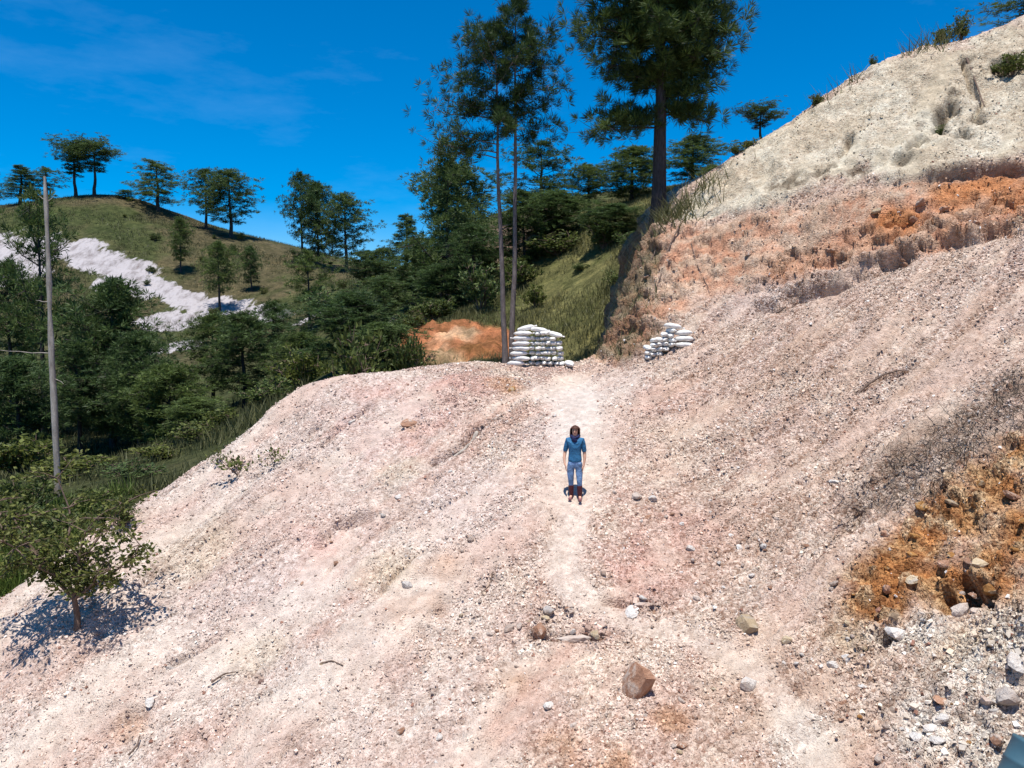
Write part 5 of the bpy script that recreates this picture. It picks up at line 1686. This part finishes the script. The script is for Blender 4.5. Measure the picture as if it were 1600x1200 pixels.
for s, sx in (('r', -1), ('l', 1)):
    jt('sh' + s, (sx * 0.155, 0.01, 1.305), 0.055, 'upper')
    if s == 'r':
        jt('ua' + s, (-0.192, 0.02, 1.16), 0.043, 'sh' + s)
        jt('el' + s, (-0.222, 0.035, 1.03), 0.041, 'ua' + s)
        jt('fa' + s, (-0.235, -0.01, 0.91), 0.037, 'el' + s)
        jt('wr' + s, (-0.222, -0.055, 0.81), 0.024, 'fa' + s)
        jt('pa' + s, (-0.200, -0.075, 0.75), 0.030, 'wr' + s)
    else:
        jt('ua' + s, (0.188, 0.02, 1.16), 0.043, 'sh' + s)
        jt('el' + s, (0.205, 0.03, 1.02), 0.041, 'ua' + s)
        jt('fa' + s, (0.212, 0.01, 0.90), 0.037, 'el' + s)
        jt('wr' + s, (0.20, -0.015, 0.79), 0.024, 'fa' + s)
        jt('pa' + s, (0.185, -0.025, 0.725), 0.030, 'wr' + s)
    jt('hip' + s, (sx * 0.085, 0, 0.80), 0.085, 'pelvis')
    jt('th' + s, (sx * 0.095, -0.005, 0.64), 0.072, 'hip' + s)
    kx, ky, fx_, fy = (sx * 0.085, -0.012, sx * 0.078, 0.015) if s == 'r' else (0.105, -0.060, 0.115, -0.045)
    jt('kn' + s, (kx, ky, 0.44), 0.052, 'th' + s)
    jt('ca' + s, ((kx + fx_) / 2, (ky + fy) / 2 + 0.01, 0.28), 0.048, 'kn' + s)
    jt('an' + s, (fx_, fy, 0.08), 0.034, 'ca' + s)
    jt('fo' + s, (fx_ + sx * 0.02, fy - 0.115, 0.03), 0.028, 'an' + s)
roots = [0]
for s, sx in (('r', -1), ('l', 1)):
    p = np.array(bv[J['pa' + s]])
    inw = -sx
    for k, (off, L) in enumerate([(-0.024, 0.068), (-0.008, 0.078), (0.008, 0.073), (0.024, 0.058)]):
        n0 = len(bv)
        roots.append(n0)
        bv.append(tuple(p + [0, off, 0.0])); br.append(0.0095)
        bv.append(tuple(p + [inw * 0.004, off * 1.15, -0.045])); br.append(0.0090)
        bv.append(tuple(p + [inw * 0.012, off * 1.15, -0.045 - L * 0.5])); br.append(0.0082)
        bv.append(tuple(p + [inw * 0.026, off * 1.1, -0.045 - L])); br.append(0.0068)
        be += [(n0, n0 + 1), (n0 + 1, n0 + 2), (n0 + 2, n0 + 3)]
    n0 = len(bv)
    roots.append(n0)
    bv.append(tuple(p + [0, -0.012, 0.025])); br.append(0.011)
    bv.append(tuple(p + [inw * 0.018, -0.036, -0.005])); br.append(0.010)
    bv.append(tuple(p + [inw * 0.026, -0.044, -0.045])); br.append(0.0078)
    be += [(n0, n0 + 1), (n0 + 1, n0 + 2)]
skin_obj('body', bv, be, br, M_SKIN, woman, roots)
# clothes
def garment(name, pts, mat, sub=2, extra=()):
    v_, e_, r_ = [], [], []
    idx_ = {}
    for key, co, r, par in pts:
        idx_[key] = len(v_)
        v_.append(co)
        r_.append(r)
        if par:
            e_.append((idx_[par], idx_[key]))
    return skin_obj(name, v_, e_, r_, mat, woman, [0], sub)
sh = [('a', (0, 0.0, 0.80), (0.172, 0.130), None), ('b', (0, 0, 0.90), (0.165, 0.124), 'a'), ('c', (0, 0, 1.02), (0.142, 0.106), 'b'), ('d', (0, -0.008, 1.17), (0.164, 0.132), 'c'), ('e', (0, 0.01, 1.30), (0.125, 0.09), 'd'), ('n', (0, 0.005, 1.365), (0.065, 0.06), 'e')]
for s, sx in (('r', -1), ('l', 1)):
    sh += [('s' + s, (sx * 0.155, 0.01, 1.305), 0.070, 'e'), ('u' + s, bv[J['ua' + s]], 0.060, 's' + s), ('x' + s, tuple(np.array(bv[J['el' + s]]) + [0, 0, 0.01]), 0.055, 'u' + s)]
garment('shirt', sh, M_SHIRT)
je = [('w', (0, 0, 0.90), (0.142, 0.108), None), ('p', (0, 0, 0.82), (0.148, 0.115), 'w')]
for s, sx in (('r', -1), ('l', 1)):
    je += [('h' + s, (sx * 0.088, 0, 0.74), 0.094, 'p'), ('t' + s, (sx * 0.096, -0.005, 0.62), 0.088, 'h' + s), ('k' + s, bv[J['kn' + s]], 0.068, 't' + s), ('c' + s, tuple(np.array(bv[J['ca' + s]]) + [0, 0, 0.03]), 0.058, 'k' + s), ('z' + s, tuple(np.array(bv[J['ca' + s]]) + [0, 0, -0.06]), 0.053, 'c' + s)]
garment('jeans', je, M_JEANS)
for s, sx in (('r', -1), ('l', 1)):
    ca_, an_ = np.array(bv[J['ca' + s]]), np.array(bv[J['an' + s]])
    out = sx * 0.012
    b = garment('boot', [('t', tuple(ca_ + [0, 0, 0.07]), 0.067, None), ('m', tuple((ca_ + an_) / 2 + [0, 0, 0.02]), 0.060, 't'), ('a', tuple(an_ + [0, 0, 0.01]), 0.052, 'm'), ('h', tuple(an_ + [0, -0.003, -0.035]), 0.047, 'a'), ('f', tuple(an_ + [out, -0.09, -0.045]), 0.044, 'h')], M_BOOT)
    skin_obj('toe_cap', [tuple(an_ + [out, -0.09, -0.044]), tuple(an_ + [out * 1.6, -0.15, -0.05]), tuple(an_ + [out * 1.8, -0.175, -0.054])], [(0, 1), (1, 2)], [0.046, 0.043, 0.030], M_TOE, b, [0])
sc_ = [(0.085 * math.cos(a), 0.01 + 0.075 * math.sin(a), 1.395 + 0.012 * math.cos(a * 2) - 0.02 * (math.sin(a) < -0.5)) for a in np.linspace(0, 2 * math.pi, 15)[:-1]]
skin_obj('scarf', sc_ + [(0.0, -0.085, 1.33), (0.01, -0.105, 1.27)], [(k, (k + 1) % 14) for k in range(14)] + [(10, 14), (14, 15)], [0.042] * 14 + [0.05, 0.03], M_SCARF, woman, [0])
# hair: cap over the skull, down to the jaw on both sides
hv = []
rows_, S = 9, 28
for i in range(rows_):
    f_ = i / (rows_ - 1)
    z = 1.632 - 0.225 * f_ ** 1.25
    for k in range(S):
        a = 2 * math.pi * k / S
        fr = max(0.0, -math.sin(a))
        rx = 0.105 * math.sin(min(1.0, f_ * 1.9 + 0.08) * math.pi / 2) * (1 + 0.10 * f_)
        ry = 0.112 * math.sin(min(1.0, f_ * 1.9 + 0.08) * math.pi / 2)
        zz_ = max(z, 1.572) if fr > 0.5 else z
        wob = 1 + 0.05 * math.sin(7 * a + 5 * f_)
        hv.append((rx * math.cos(a) * wob, 0.008 + ry * math.sin(a) * wob, zz_))
i = np.arange(rows_ * S).reshape(rows_, S)
j = np.roll(i, -1, 1)
link('hair', mesh_np('hair', np.array(hv), np.stack([i[:-1], i[1:], j[1:], j[:-1]], -1).reshape(-1, 4), smooth=True), M_HAIR, woman)
def blob(name, co, r3, mat):
    bm = bmesh.new()
    bmesh.ops.create_icosphere(bm, subdivisions=2, radius=1.0)
    for v0 in bm.verts:
        v0.co = Vector((v0.co.x * r3[0] + co[0], v0.co.y * r3[1] + co[1], v0.co.z * r3[2] + co[2]))
    me = bpy.data.meshes.new(name)
    bm.to_mesh(me)
    bm.free()
    for p0 in me.polygons:
        p0.use_smooth = True
    link(name, me, mat, woman)
for sx in (-1, 1):
    blob('eye', (sx * 0.030, -0.087, 1.520), (0.013, 0.008, 0.008), M_EYE)
    blob('eyebrow', (sx * 0.031, -0.090, 1.540), (0.017, 0.006, 0.004), M_HAIR)
blob('nose', (0, -0.098, 1.494), (0.012, 0.018, 0.020), M_SKIN)
blob('mouth', (0, -0.084, 1.460), (0.022, 0.010, 0.007), M_LIP)
